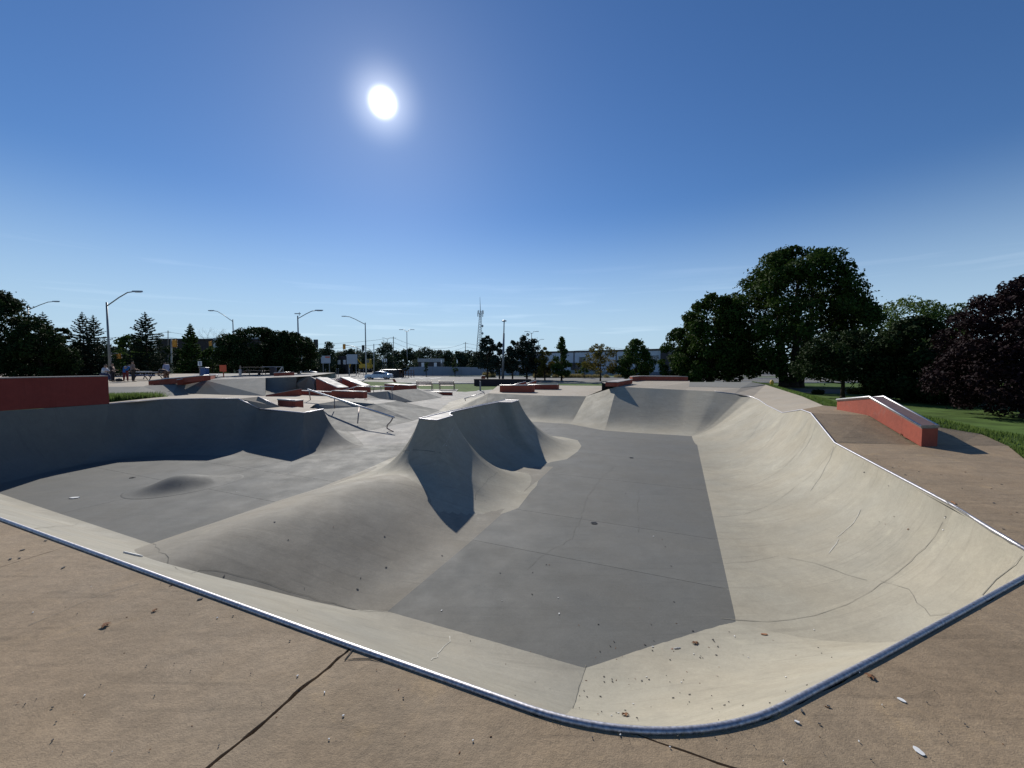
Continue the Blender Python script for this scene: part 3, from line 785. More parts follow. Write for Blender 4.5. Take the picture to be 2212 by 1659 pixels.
# top deck of the island and the upper plaza
up_ = thing('upper_plaza', None, None, (-25, 40, .4), kind='structure')
back = [V(-62, 54, .30), V(-50, 54, .30), V(-44, 54, .32), V(-36, 54, .36), V(-28, 54, .42), V(-24.5, 54, .45)]
tt = [i_top[0] + V(-12, 2, 0)] + i_top[:]
tops = [V(-40, 30, .05)] + i_top
bk = [V(-75, 54, .28)] + back
for i in range(len(tops) - 1):
    face([tops[i], tops[i + 1], bk[i + 1], bk[i]], M_TAN if i < 3 else M_PLAZA, up_, 'paving_slab')
face([i_top[5], r1, r2, V(-20.5, 40, .5), V(-24.5, 54, .45)], M_PLAZA, up_, 'paving_slab')
face([r2, r3, W(735, 822, .3), V(-15.5, 33, .35), V(-20.5, 40, .5)], M_PLAZA, up_, 'paving_slab')
ed = [V(-75, 54, .28), V(-24.5, 54, .44), V(-20.5, 40, .49), V(-15.5, 33, .34), W(735, 822, .29)]
vs = ed + [V(p.x, p.y + .6, G - .05) for p in ed]
mk('plaza_edge', vs, [[i, i + 5, i + 6, i + 1] for i in range(4)], M_SIDE, up_)
# grass mound between the hubba ledges and the road
gm = [W(703, 819.5, -.1), W(745, 816.0, .3), W(781, 824, -.5), W(890, 826.9, G + .02), W(867, 834.4, G + .02), W(830, 840.5, G + .02), W(798, 843.2, G + .02), W(770, 836, -.9), W(720, 832, -.5)]
cm_ = sum(gm, V(0, 0, 0)) / len(gm) + V(0, 0, .12)
mk('grass_mound', gm + [cm_], [[i, 9, (i + 1) % 9][::-1] for i in range(9)], M_GRASS, smooth=True, kind='structure')

# ------------------------------------------------------------------ ledges
def ledge(label, A, B, hA, hB, dep, group=None, mat=M_RED, cap=.035, edge=True, capmat=None, mid=None, name='grind_ledge', edge_back=False):
    """A,B: front foot corners (world); dep: vector to the back"""
    A, B, dep = Vector(A), Vector(B), Vector(dep)
    t = thing(name, label, 'ledge', A.lerp(B, .5) + dep * .5, group)
    st = [(A, hA)] + (mid or []) + [(B, hB)]
    m_ = MB(); n = len(st); vs = []
    for p, h in st:
        p = Vector(p); vs += [p, p + V(0, 0, h - cap), p + dep + V(0, 0, h - cap), p + dep]
    fs = [[0, 1, 2, 3], [(n - 1) * 4 + k for k in (3, 2, 1, 0)]]
    for i in range(n - 1):
        a = i * 4
        for k in range(4): fs.append([a + k, a + 4 + k, a + 4 + (k + 1) % 4, a + (k + 1) % 4])
    m_.add(vs, fs); m_.build('body', mat, t)
    c = MB(); vs = []; ov = dep.normalized() * -.012
    for p, h in st:
        p = Vector(p); z = h - cap
        vs += [p + ov + V(0, 0, z + .001), p + ov + V(0, 0, h), p + dep - ov + V(0, 0, h), p + dep - ov + V(0, 0, z + .001)]
    c.add(vs, fs); c.build('cap', capmat or M_TOPC, t)
    if edge:
        e_ = MB()
        pts = [Vector(p) + ov * 1.2 + V(0, 0, h + .002) for p, h in st]
        e_.tube(pts, .022, 6); e_.build('steel_edging', M_STEEL, t, smooth=True)
        if edge_back:
            pts = [Vector(p) + dep - ov * 1.2 + V(0, 0, h + .002) for p, h in st]
            MB().tube(pts, .022, 6).build('steel_edging', M_STEEL, t, smooth=True)
    return t
# 1 big red wall on the left
rwA, rwB = V(-13.35, 8.2, .37), W(236, 872.5, .37)
rmid = [(W(0, 888, .37), .83)]
t = thing('red_wall', 'tall dark red painted wall along the left bowl edge', 'wall', rwA.lerp(rwB, .5))
pts = [V(-13.9, 6.2, .0), V(-13.38, 8.1, .37), W(0, 888, .37), rwB]
vs = []
for p in pts:
    q = V(-.28, .08, 0); vs += [p + V(-.005, .01, 0), p + V(-.005, .01, 1.2 - p.z), p + q + V(0, 0, 1.2 - p.z), p + q]
fs = [[0, 1, 2, 3], [15, 14, 13, 12]]
for i in range(3):
    for k in range(4): fs.append([i * 4 + k, i * 4 + 4 + k, i * 4 + 4 + (k + 1) % 4, i * 4 + (k + 1) % 4])
M_REDW = concrete('dark_red_wall_paint', (.230, .045, .035), (1.2, 1.2, 1.2), .3, .1, .05, .85, .3, objvar=0)
mk('body', vs, fs, M_REDW, t)
vs2 = []
for p in pts:
    z = 1.201 - p.z; vs2 += [p + V(.008, 0, z), p + V(.008, 0, z + .025), p + V(-.30, .09, z + .025), p + V(-.30, .09, z)]
mk('cap', vs2, fs, M_TOPC, t)
# 2 ledge on the right deck, cranked over the hip
A1, K1, E1 = W(1990, 965, .0), V(8.24, 8.92, .375), V(8.64, 10.30, .335)
dp = V(.372, .05, 0) * .95
t = ledge('red ledge with steel edges cranked over the right hand deck', E1, A1, .29, .385, dp, mid=[(K1, .44), (A1.lerp(K1, .96), .435)], capmat=M_BROWNM, cap=.045, edge_back=True)
MB().box(A1 + dp * .5 + V(.0, -.006, .385), (.40, .012, .05), rz=.13).build('end_plate', M_STEELD, t)
# 3 small red box beside the hip platform
a, b = W(594, 877.5, -.04), W(634, 878.8, -.04)
ledge('short low red box beside the brown sloping slab', V(-9.25, 15.3, -.04 - .3), V(-8.25, 14.75, -.34), .53, .53, V(.12, .35, 0))
# 4 long ledge row in front of the hubbas
ledge('long low red ledge with pale cap, left half of the row below the two hubbas', W(644, 852.0, TZ), W(716.5, 855.5, TZ), .27, .27, V(0, .45, 0), group=None)
ledge('taller red ledge ending the row below the two hubbas', W(716.5, 858, TZ), W(785, 861, TZ), .42, .42, V(.05, .5, 0))
ledge('dark red wedge ledge against the shaded bank', W(574, 856.2, TZ), W(644, 855.2, TZ), .09, .46, V(.0, .45, 0), edge=False)
# 5 ledges on the far left bank
ledge('long red ledge rising along the top of the far left bank', W(321, 832.0, .10), W(440, 822, .45), .32, .36, V(.1, .5, 0), mid=[(W(360, 830.6, .12), .42)])
ledge('short red ledge stepping down in front of the long one on the far left bank', W(383, 831.8, .12), W(452, 817.2, .46), .38, .27, V(.15, .5, 0), mid=[(W(439, 820.8, .42), .34)])
ledge('small red block on the upper plaza under the crab apple tree', W(591.5, 812.7, .62), W(627, 811.4, .66), .28, .30, V(0, .6, 0))
# 6 hubbas
def hubba(label, top, low, foot, wv, thick=.5):
    t = thing('hubba_ledge', label, 'ledge', foot[0])
    m_ = MB().prism([foot[0], foot[1], low, top], vec=wv); m_.build('body', M_RED, t)
    u = V(0, 0, .002); dz = V(0, 0, .05)
    s_ = [top + u, low + u, low + wv + u, top + wv + u]
    MB().prism(s_, vec=dz).build('cap', M_TOPC, t)
    MB().tube([top + dz, low + dz], .03, 6).build('steel_edging', M_STEEL, t, smooth=True)
    return t
hubba('red hubba with broad pale slanting top, nearer the big bank', D(682, 817, 28.8), D(728, 838.5, 27.4), [D(684, 846, 28.8), D(728, 848, 27.4)], V(.62, .5, 0))
hubba('red hubba with thin steel edged top, in front of the grass mound', D(735, 816, 30), D(782, 835, 27.5), [D(733, 848, 30), D(783.5, 849, 27.5)], V(.30, .8, 0))
# 7 ledges further back
ledge('red ledge with pale top in front of the grass verge, left of the two benches', W(830.5, 843.2, -.9), W(881.5, 845.5, -.95), .62, .56, V(.5, 1.2, 0))
ledge('very low red ledge lying on the pale plaza near the benches', W(922, 852.4, -1.2), W(975, 853.8, -1.2), .27, .27, V(0, .7, 0))
ledge('long plain red ledge at the front of the lower back deck', W(1079.5, 846.9, -.12), W(1149, 848, -.12), .42, .45, V(.2, .6, 0))
ledge('low red ledge behind and right of the front one on the back deck', W(1140, 841, -.12), W(1204, 841.6, -.12), .32, .35, V(.2, .7, 0))
ledge('red block with pale top at the corner of the upper far deck', W(1334, 835.2, .45), W(1366, 828.6, .45), .24, .26, V(-.55, .25, 0), edge=False)
ledge('long red ledge along the back of the upper far deck', W(1366, 823.6, .45), W(1486, 822.9, .45), .32, .30, V(0, .6, 0), mid=[(W(1384, 822.2, .45), .33), (W(1470, 822.6, .45), .32)], edge=False)
# low slanted kickers on the back deck
for (lab, a, b, f) in (('first slanted red kicker with bright steel edge on the back deck', (1092, 837), (1131, 824.5), (1136, 836)), ('second slanted red kicker behind the others, with a stepped steel edge', (1119, 836), (1157, 822), (1158.5, 834))):
    t = thing('kicker_ledge', lab, 'ledge', D(f[0], f[1] + 2, 27))
    q = [D(a[0], a[1] + 2, 27), D(f[0], f[1] + 2, 27), D(f[0], b[1], 27), D(a[0], a[1], 27)]
    MB().prism(q, vec=(0, .5, 0)).build('body', M_RED, t)
    MB().tube([q[3] + V(0, -.02, .02), q[2] + V(0, -.02, .02)], .028, 6).build('steel_edging', M_STEEL, t, smooth=True)
# dark memorial wall beyond, in the grass
M_DW = plain('dark_brick', (.035, .022, .028), .8, 0, .2, 12)
t = thing('dark_wall', 'long low near black wall in the grass beyond the back deck', 'wall', W(1085, 832, G))
MB().prism([W(1024, 833.6, G), W(1147, 834, G), W(1147, 834, G) + V(0, .5, 0), W(1024, 833.6, G) + V(0, .5, 0)], vec=(0, 0, .86)).build('body', M_DW, t)
MB().prism([W(1023.5, 833.6, G) + V(0, -.04, .861), W(1147.6, 834, G) + V(0, -.04, .861), W(1147.6, 834, G) + V(0, .54, .861), W(1023.5, 833.6, G) + V(0, .54, .861)], vec=(0, 0, .06)).build('cap', M_DW, t)

# ------------------------------------------------------------------ rails
def rail(label, top, posts, r=.03, cat='handrail', pr=.026):
    t = thing('grind_rail', label, cat, posts[0][-1])
    MB().tube(top, r, 10).build('rail', M_STEEL, t, smooth=True)
    for p in posts: MB().tube(p, pr, 8).build('post', M_STEELD, t, smooth=True)
    return t
pA, pB = D(665.4, 841.2, 21.2), D(851, 901.8, 16.0)
def onr(px):    # rail point seen at px
    k0, k1 = 0, 1
    for _ in range(40):
        m_ = (k0 + k1) / 2; p = pA.lerp(pB, m_)
        if 1106 + F * p.x / (p.y * CP + (CAM_H - p.z) * SP) < px: k0 = m_
        else: k1 = m_
    return p
lp = W(849.4, 932.7, -1.2)
rail('long slanted steel handrail descending the bank in front of the volcano', [pA + V(-.02, .02, 0), pB],
     [[onr(667.5), W(671, 867, -.46)], [onr(722.6), W(722.6, 882.8, -.62)], [onr(776), W(772.6, 914.3, -1.0)],
      [onr(849.5), D(848.5, 903, 16.0), D(844, 910.7, 16.0), D(836.5, 918.5, 16.0), D(836, 925, 16.0), D(841, 928.3, 16.0), D(846.5, 930, 16.0), lp]], .045)
rail('flat grey rail with S-bent leg on the wide low bank', [D(771, 834.6, 29), D(850.5, 835, 29)],
     [[D(847.5, 835.2, 29), D(846.5, 846, 29), D(850, 855.5, 29)], [D(808.5, 835, 29), D(806.5, 846, 29), D(812, 850, 29), D(813.5, 858, 29)], [D(786.8, 835, 29), D(787, 849, 29)]], .035)
rail('second flat rail behind the first, in front of the grass', [D(773, 836, 33), D(826, 836, 33)], [[D(823, 836, 33), D(823, 845, 33)], [D(779, 836, 33), D(779, 845, 33)]], .035)
rail('short slanted rail at the foot of the back deck bank', [D(1003, 861, 27), D(1046, 847.5, 27.5)], [[D(1004, 861, 27), D(1006, 866, 27)], [D(1045, 848, 27.5), D(1047, 852, 27.5)]], .03)
rail('small rail with one visible leg between the ledges of the back deck', [D(1120, 834.2, 26.5), D(1162, 834.2, 26.5)], [[D(1160.5, 834.2, 26.5), D(1158, 844, 26.5)], [D(1124, 834.2, 26.5), D(1123, 844, 26.5)]], .03)
rail('low rail on the far left bank beside the two red ledges', [D(352, 818, 31), D(438, 812, 31)], [[D(356, 818, 31), D(357, 822.5, 31), D(364.5, 829.5, 31)]], .03)
rail('dark flat rail on the upper plaza beside the blue recycling bin', [D(449, 809.8, 33), D(473, 809.8, 33)], [[D(470, 810, 33), D(467.5, 817.5, 33)], [D(451, 810, 33), D(451, 817.5, 33)]], .035)
rail('steel handrail between the two hubbas', [D(706, 816.5, 30.5), D(716, 819, 30), D(737, 819.5, 29.5)], [[D(717.5, 819, 30), D(717.5, 828, 30)], [D(737, 819.5, 29.3), D(737.5, 833, 29.3)]], .035)
rail('low dark rail running up beside the thin topped hubba', [D(735, 845, 26.8), D(772, 834.8, 27.2), D(810, 836, 27.4)], [[D(763, 837.4, 27.2), D(764, 846, 27.2)]], .03)
# ------------------------------------------------------------------ vegetation
import numpy as np
def leafmat(name, col, col2, trans=.25, rough=.75):
    m, n, l, b = newmat(name)
    geo = n.new('ShaderNodeNewGeometry')
    t = n.new('ShaderNodeTexNoise'); t.inputs['Scale'].default_value = 1.1; t.inputs['Detail'].default_value = 4
    l.new(geo.outputs['Position'], t.inputs['Vector'])
    t2 = n.new('ShaderNodeTexWhiteNoise'); t2.noise_dimensions = '1D'
    l.new(geo.outputs['Random Per Island'], t2.inputs['W'])
    ad = n.new('ShaderNodeMath'); ad.operation = 'MULTIPLY_ADD'; ad.inputs[1].default_value = .45
    l.new(t2.outputs[0], ad.inputs[0]); 
    mr = n.new('ShaderNodeMapRange'); mr.inputs['From Min'].default_value = .35; mr.inputs['From Max'].default_value = .65; mr.inputs['To Max'].default_value = .6
    l.new(t.outputs[0], mr.inputs['Value']); l.new(mr.outputs[0], ad.inputs[2])
    mx = n.new('ShaderNodeMix'); mx.data_type = 'RGBA'
    l.new(ad.outputs[0], mx.inputs['Factor']); mx.inputs['A'].default_value = (*col, 1); mx.inputs['B'].default_value = (*col2, 1)
    l.new(mx.outputs['Result'], b.inputs['Base Color']); b.inputs['Roughness'].default_value = rough
    b.inputs['Specular IOR Level'].default_value = .10
    tr = n.new('ShaderNodeBsdfTranslucent'); l.new(mx.outputs['Result'], tr.inputs['Color'])
    ms = n.new('ShaderNodeMixShader'); ms.inputs[0].default_value = trans
    out = n['Material Output']
    l.new(b.outputs[0], ms.inputs[1]); l.new(tr.outputs[0], ms.inputs[2]); l.new(ms.outputs[0], out.inputs['Surface'])
    return m
L_MAPLE = leafmat('maple_leaves', (.020, .042, .009), (.050, .085, .016), .22)
L_PURP = leafmat('purple_maple_leaves', (.010, .0055, .0075), (.026, .012, .014), .12)
L_DARK = leafmat('dark_green_leaves', (.012, .024, .008), (.030, .050, .014), .15)
L_LIME = leafmat('pale_green_leaves', (.055, .095, .022), (.110, .160, .040), .35)
L_YEL = leafmat('yellowing_leaves', (.085, .085, .018), (.150, .120, .030), .35)
L_MID = leafmat('mid_green_leaves', (.030, .060, .014), (.065, .105, .024), .28)
L_SPR = leafmat('spruce_needles', (.012, .026, .015), (.028, .048, .026), .08, .8)
L_PINE = leafmat('pine_needles', (.018, .030, .022), (.036, .055, .038), .08, .8)
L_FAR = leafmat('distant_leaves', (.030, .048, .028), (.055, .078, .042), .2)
M_BARK = plain('bark', (.050, .038, .028), .95, 0, .3, 9, .2, .6)
M_BARKG = plain('grey_bark', (.085, .075, .065), .95, 0, .3, 9, .2, .6)

def leaf_mesh(name, cen, size, mat, parent, out=None, asp=.62, droop=0.0, rs=None):
    """cen: (n,3) leaf centres in world space; each a bent diamond of its own"""
    n = len(cen)
    rs = rs or np.random.RandomState(1)
    nrm = rs.normal(size=(n, 3))
    if out is not None: nrm = nrm * .75 + out * .9
    nrm[:, 2] += .25
    nrm /= np.linalg.norm(nrm, axis=1)[:, None] + 1e-9
    a = rs.normal(size=(n, 3)); a[:, 2] -= droop
    a -= nrm * (a * nrm).sum(1)[:, None]; a /= np.linalg.norm(a, axis=1)[:, None] + 1e-9
    b = np.cross(nrm, a)
    s = size * rs.uniform(.6, 1.35, (n, 1))
    bend = nrm * s * .18
    v = np.stack([cen - a * s * .55, cen - b * s * asp * .5 + bend, cen + a * s * .55, cen + b * s * asp * .5 + bend], 1).reshape(-1, 3)
    base = np.array(LOC[parent.name]); v = v - base
    me = bpy.data.meshes.new(name)
    me.vertices.add(4 * n); me.vertices.foreach_set('co', v.astype(np.float32).ravel())
    me.loops.add(4 * n); me.loops.foreach_set('vertex_index', np.arange(4 * n, dtype=np.int32))
    me.polygons.add(n); me.polygons.foreach_set('loop_start', np.arange(0, 4 * n, 4, dtype=np.int32))
    me.materials.append(mat); me.update(calc_edges=True)
    o = bpy.data.objects.new(name, me); COL.objects.link(o); o.parent = parent
    LOC[o.name] = Vector(base)
    return o

ENV = {
    'round': lambda h: (max(0, 1 - (2 * h - 1.0) ** 2)) ** .5 * (1.0 if h > .5 else .9 + .2 * h),
    'dome': lambda h: min(1, .62 + 1.6 * h) * (max(0, 1 - h ** 2.3)) ** .55,
    'oval': lambda h: (max(0, 1 - abs(2 * h - .8) ** 2.2 / 1.35)) ** .6,
    'cone': lambda h: min(1, .55 + 3 * h) * (1 - h) ** .8 + .05,
    'wide': lambda h: (max(0, 1 - (1.7 * h - .6) ** 2 / 1.25)) ** .5,
}
def tree(label, px, dist, top, wpx, kind='round', mat=L_MAPLE, base=None, cbot=.16, leaves=8000, size=.26, clumps=70, seed=1, group=None, bark=M_BARK, trunk_r=.022, depth=1.0, lean=0, name='deciduous_tree', multi=1, cr=.22):
    rs = np.random.RandomState(seed); rnd = random.Random(seed)
    zb = G if base is None else base
    foot = V((px - 1106) / F * dist, dist, zb)
    H = D(px, top, dist).z - zb
    Rr = wpx / 2 / F * dist
    t = thing(name, label, 'tree', foot, group)
    env = ENV[kind]
    hb = H * cbot
    cl = []
    tries = 0
    while len(cl) < clumps:
        h = rs.uniform(0, 1) ** .95
        ph = rs.uniform(0, 2 * math.pi)
        e = env(h)
        q = 1 - rs.uniform(0, 1) ** 1.7 * .62
        wob_ = 1 + .10 * mnoise.noise(Vector((math.cos(ph) * 1.6, math.sin(ph) * 1.6, h * 3 + seed))) * 1.6
        r_ = Rr * e * q * wob_ * .97
        c = np.array([math.cos(ph) * r_ + lean * h * H, math.sin(ph) * r_ * depth, hb + (H - hb) * (h * .95)])
        rad = Rr * cr * rs.uniform(.55, 1.15) * (.55 + .6 * e)
        c[2] = min(c[2], H - rad * .75)
        cl.append((c, rad, q))
    w = np.array([c[1] ** 2 * (1.0 if c[2] > .6 else .5) for c in cl]); w /= w.sum()
    cnt = rs.multinomial(leaves, w)
    cen, out = [], []
    for (c, rad, q), k in zip(cl, cnt):
        if not k: continue
        d = rs.normal(size=(k, 3)); d /= np.linalg.norm(d, axis=1)[:, None]
        rr = rad * rs.uniform(.35, 1.0, (k, 1)) ** .6
        sp = rs.uniform(0, 1, (k, 1)) > .94
        rr = np.where(sp, rr * rs.uniform(1.1, 1.6, (k, 1)), rr)
        p = c + d * rr * np.array([1, 1, .8])
        cen.append(p); out.append(d)
    cen = np.concatenate(cen) + np.array(foot); out = np.concatenate(out)
    leaf_mesh('crown', cen, size, mat, t, out, rs=rs)
    # trunk, limbs
    for m_ in range(multi):
        m = MB()
        off_ = V(0, 0, 0) if multi == 1 else V((m_ - (multi - 1) / 2) * Rr * .10, rnd.uniform(-.3, .3), 0)
        pts = []
        for k in range(7):
            a = k / 6
            pts.append(foot + off_ * (1 + a * 2) + V(lean * a * H + rnd.uniform(-.02, .02) * H * a, rnd.uniform(-.02, .02) * H * a, a * H * .74 - .03))
        r0 = H * trunk_r
        m.tube([pts[0], pts[0] + (pts[1] - pts[0]) * .3], r0 * 1.35, 9, r2=r0)
        m.tube([pts[0] + (pts[1] - pts[0]) * .3] + pts[1:], r0, 9, r2=r0 * .25)
        m.build('trunk', bark, t, smooth=True)
        lim = MB()
        order = sorted(range(len(cl)), key=lambda i: -cl[i][1])[:22]
        for i in order[m_::multi]:
            c = Vector(cl[i][0]) + foot
            k = max(.10, min(.9, (c.z - foot.z) / (H * .74) - .22))
            s0 = pts[0].lerp(pts[-1], k)
            j = min(5, int(k * 6)); s0 = pts[j].lerp(pts[j + 1], k * 6 - j)
            mid_ = s0.lerp(c, .5) + V(0, 0, -.06 * H * (1 if c.z > s0.z else 0))
            lim.tube([s0, mid_, c], r0 * .34, 5, r2=r0 * .08)
        lim.build('limbs', bark, t, smooth=True)
    return t
def conifer(label, px, dist, top, wpx, base=None, seed=1, mat=L_SPR, n=26, group=None, size=.16, leaves=9000, sparse=1.0, tops=((0, 1.0),), cbot=.05, bare=.0):
    rs = np.random.RandomState(seed)
    zb = G if base is None else base
    foot = V((px - 1106) / F * dist, dist, zb)
    H = D(px, top, dist).z - zb; Rr = wpx / 2 / F * dist
    t = thing('conifer_tree', label, 'tree', foot, group)
    cen, out = [], []
    per = leaves // len(tops)
    br = MB()
    for (ox, hs) in tops:
        Ht = H * hs
        m = MB(); m.tube([foot + V(ox * .25, 0, -.03), foot + V(ox, 0, Ht * .35), foot + V(ox, 0, Ht)], Ht * .018, 8, r2=.012); m.build('trunk', M_BARK, t, smooth=True)
        nb = 0
        L = []
        for k in range(n):
            a = k / (n - 1)
            z = Ht * (cbot + (.97 - cbot) * a ** .92)
            rl = Rr * (1 - a) ** .78 * (.82 if len(tops) > 1 else 1) + .05
            m_ = max(4, int(9 * (1 - a * .5) * sparse))
            ph0 = rs.uniform(0, 6.28)
            for j in range(m_):
                ph = ph0 + 2 * math.pi * j / m_ + rs.uniform(-.25, .25)
                ll = rl * rs.uniform(.62, 1.12)
                L.append((z, ph, ll, a))
        tot = sum(q[2] for q in L)
        for (z, ph, ll, a) in L:
            k = max(3, int(per * ll / tot))
            u = rs.uniform(.12, 1, k) ** .8
            lift = .30 if a > .6 else (.05 if a > .3 else -.12)
            dz = u * ll * lift + (u ** 2) * ll * .14
            wd = (1 - u * .72) * ll * .20
            side_ = rs.uniform(-1, 1, k) * wd
            x = np.cos(ph) * u * ll - np.sin(ph) * side_ + ox
            y = np.sin(ph) * u * ll + np.cos(ph) * side_
            zz = z + dz - np.abs(rs.normal(size=k)) * ll * .05
            cen.append(np.stack([x, y, zz], 1)); out.append(np.stack([np.cos(ph) * np.ones(k) * .4, np.sin(ph) * np.ones(k) * .4, np.ones(k) * .6], 1))
            if ll > .5:
                br.tube([foot + V(ox, 0, z), foot + V(ox + math.cos(ph) * ll * .9, math.sin(ph) * ll * .9, z + ll * .9 * lift + .11 * ll)], .02 + ll * .006, 4, r2=.008, cap=False)
    br.build('branches', M_BARK, t)
    cen = np.concatenate(cen) + np.array(foot)
    leaf_mesh('needles', cen, size, mat, t, np.concatenate(out), asp=.45, droop=.3, rs=rs)
    return t

# right hand park trees
tree('huge dark maple, the tallest tree, with three trunks on the right', 1710, 49, 524, 306, 'dome', L_MAPLE, leaves=54000, size=.34, clumps=290, seed=11, cbot=.085, trunk_r=.030, multi=3, cr=.16)
tree('smaller maple leaning against the left side of the huge maple', 1534, 52, 630, 150, 'dome', L_MAPLE, leaves=24000, size=.34, clumps=170, seed=12, cbot=.06, multi=2, cr=.20)
tree('low maple at the left foot of the maple group', 1468, 56, 705, 86, 'dome', L_MAPLE, leaves=9000, size=.32, clumps=70, seed=13, cbot=.02, cr=.3)
tree('short crooked tree in front of the huge maple behind the cranked red ledge', 1822, 33, 715, 165, 'wide', L_DARK, leaves=14000, size=.21, clumps=110, seed=14, cbot=.30, trunk_r=.03)
tree('dark round tree between the huge maple and the purple maple', 1965, 30, 680, 170, 'dome', L_DARK, leaves=26000, size=.24, clumps=150, seed=15, cbot=.04, trunk_r=.03)
tree('sunlit pale green tree rising behind the dark round tree', 1962, 58, 640, 170, 'round', L_LIME, leaves=8000, size=.32, clumps=70, seed=16, cbot=.2)
tree('purple leaved maple cut off by the right edge', 2222, 20.5, 588, 320, 'dome', L_PURP, leaves=48000, size=.16, clumps=260, seed=17, cbot=.07, trunk_r=.028, cr=.17)
tree('second purple maple further right beyond the first', 2330, 24, 600, 260, 'dome', L_PURP, leaves=12000, size=.18, clumps=90, seed=18, cbot=.1)
tree('small dark tree in front of the lawn right of the dark round tree', 2062, 27, 742, 120, 'dome', L_DARK, leaves=12000, size=.19, clumps=90, seed=19, cbot=.04)
for i, (px, d, w, tp) in enumerate(((1440, 120, 60, 748), (1520, 130, 70, 742), (1610, 125, 60, 745), (1905, 110, 80, 735), (1990, 120, 90, 728), (2090, 110, 90, 740), (2170, 115, 90, 735))):
    tree('far background tree ' + ('behind the low maple at the building end', 'behind the left side of the leaning maple', 'behind the gap of leaning and huge maple', 'behind the right side of the huge maple', 'behind the pale green tree', 'left behind the purple maple', 'behind the middle of the purple maple')[i], px, d, tp, w, 'dome', L_FAR, leaves=2200, size=.95, clumps=30, seed=30 + i, cbot=-.02, cr=.40, group='background trees far behind the park trees')
def shrub(label, px, d, top, w, mat, seed, n=2500, size=.12, base=None, group=None, cat='shrub', name='shrub'):
    rs = np.random.RandomState(seed); zb = G if base is None else base
    foot = V((px - 1106) / F * d, d, zb); H = D(px, top, d).z - zb; Rr = w / 2 / F * d
    t = thing(name, label, cat, foot, group)
    p = rs.normal(size=(n, 3)); p /= np.linalg.norm(p, axis=1)[:, None]
    q = rs.uniform(.55, 1.0, (n, 1)); lob = 1 + .22 * np.sin(p[:, :1] * 7 + seed) * np.cos(p[:, 1:2] * 6)
    c = p * q * lob * np.array([Rr, Rr * .9, H * .5]) + np.array([0, 0, H * .5])
    c[:, 2] = np.maximum(c[:, 2], .03)
    leaf_mesh('foliage', c + np.array(foot), size, mat, t, p, rs=rs)
    m = MB()
    for k in range(5): m.tube([foot + V(0, 0, -.03), foot + V(rs.uniform(-.5, .5) * Rr, rs.uniform(-.5, .5) * Rr, H * .6)], .03, 5, r2=.01)
    m.build('stems', M_BARK, t)
    return t
shrub('round dark evergreen bush left of the dark round tree', 1912, 31, 815, 62, L_DARK, 51, 6000, .14)
shrub('small low bush left of the short crooked tree', 1769, 37, 842, 24, L_DARK, 52, 1500, .14)
shrub('reddish low bush right of the short crooked trunk', 1848, 37, 838, 30, L_YEL, 53, 1500, .12)
shrub('brownish low bush next to the evergreen bush', 1876, 37, 836, 38, L_YEL, 54, 2000, .12)

# trees along the road, centre
tree('dark pine with open crown under the telecom mast', 1053, 73, 722, 44, 'oval', L_PINE, leaves=4200, size=.32, clumps=46, seed=61, cbot=.16, cr=.36, trunk_r=.02, name='pine_tree')
tree('slim pine between the mast pine and the tall pole', 1079, 71, 737, 26, 'oval', L_PINE, leaves=2600, size=.30, clumps=34, seed=62, cbot=.16, cr=.46, name='pine_tree')
tree('slim pine just right of the tall pole', 1107, 71, 733, 30, 'oval', L_PINE, leaves=3400, size=.30, clumps=40, seed=63, cbot=.14, cr=.44, name='pine_tree')
tree('tallest pine of the roadside row', 1138, 72, 715, 52, 'oval', L_PINE, leaves=6200, size=.32, clumps=70, seed=64, cbot=.12, cr=.30, name='pine_tree')
tree('low dark pine at the right end of the pines', 1156, 73, 752, 44, 'wide', L_PINE, leaves=2200, size=.30, clumps=30, seed=65, cbot=.2, cr=.26, name='pine_tree')
tree('small olive coloured tree between the pines and the white building', 1177, 70, 748, 34, 'oval', L_YEL, leaves=2600, size=.28, clumps=36, seed=66, cbot=.16, cr=.38)
tree('slender upright green tree in front of the white building', 1213, 68, 724, 42, 'cone', L_MID, leaves=4200, size=.3, clumps=60, seed=67, cbot=.14, cr=.36)
tree('thin crowned yellowing tree with bare twigs on top', 1297, 66, 742, 74, 'wide', L_YEL, leaves=3400, size=.26, clumps=60, seed=68, cbot=.22, cr=.2)
tree('small young tree behind the yellowing tree', 1262, 82, 773, 24, 'cone', L_LIME, leaves=1400, size=.26, clumps=24, seed=69, cbot=.15)
tree('dense round topped green tree right of the white building windows', 1373, 64, 731, 76, 'dome', L_MID, leaves=9000, size=.3, clumps=100, seed=70, cbot=.10, cr=.24)
tree('small red tinged tree in front of the dark shop window', 1249, 95, 783, 22, 'round', L_YEL, leaves=500, size=.3, clumps=12, seed=71, cbot=.2)
tree('young tree in front of the grey hoarding', 921, 92, 778, 11, 'oval', L_MID, leaves=1100, size=.22, clumps=20, seed=72, cbot=.3)
tree('pale young tree near the right part of the hoarding', 983, 96, 777, 13, 'oval', L_LIME, leaves=1000, size=.24, clumps=20, seed=73, cbot=.25)
tree('leafy small tree by the car park fence', 872, 88, 757, 26, 'cone', L_DARK, leaves=1600, size=.28, clumps=26, seed=74, cbot=.2)
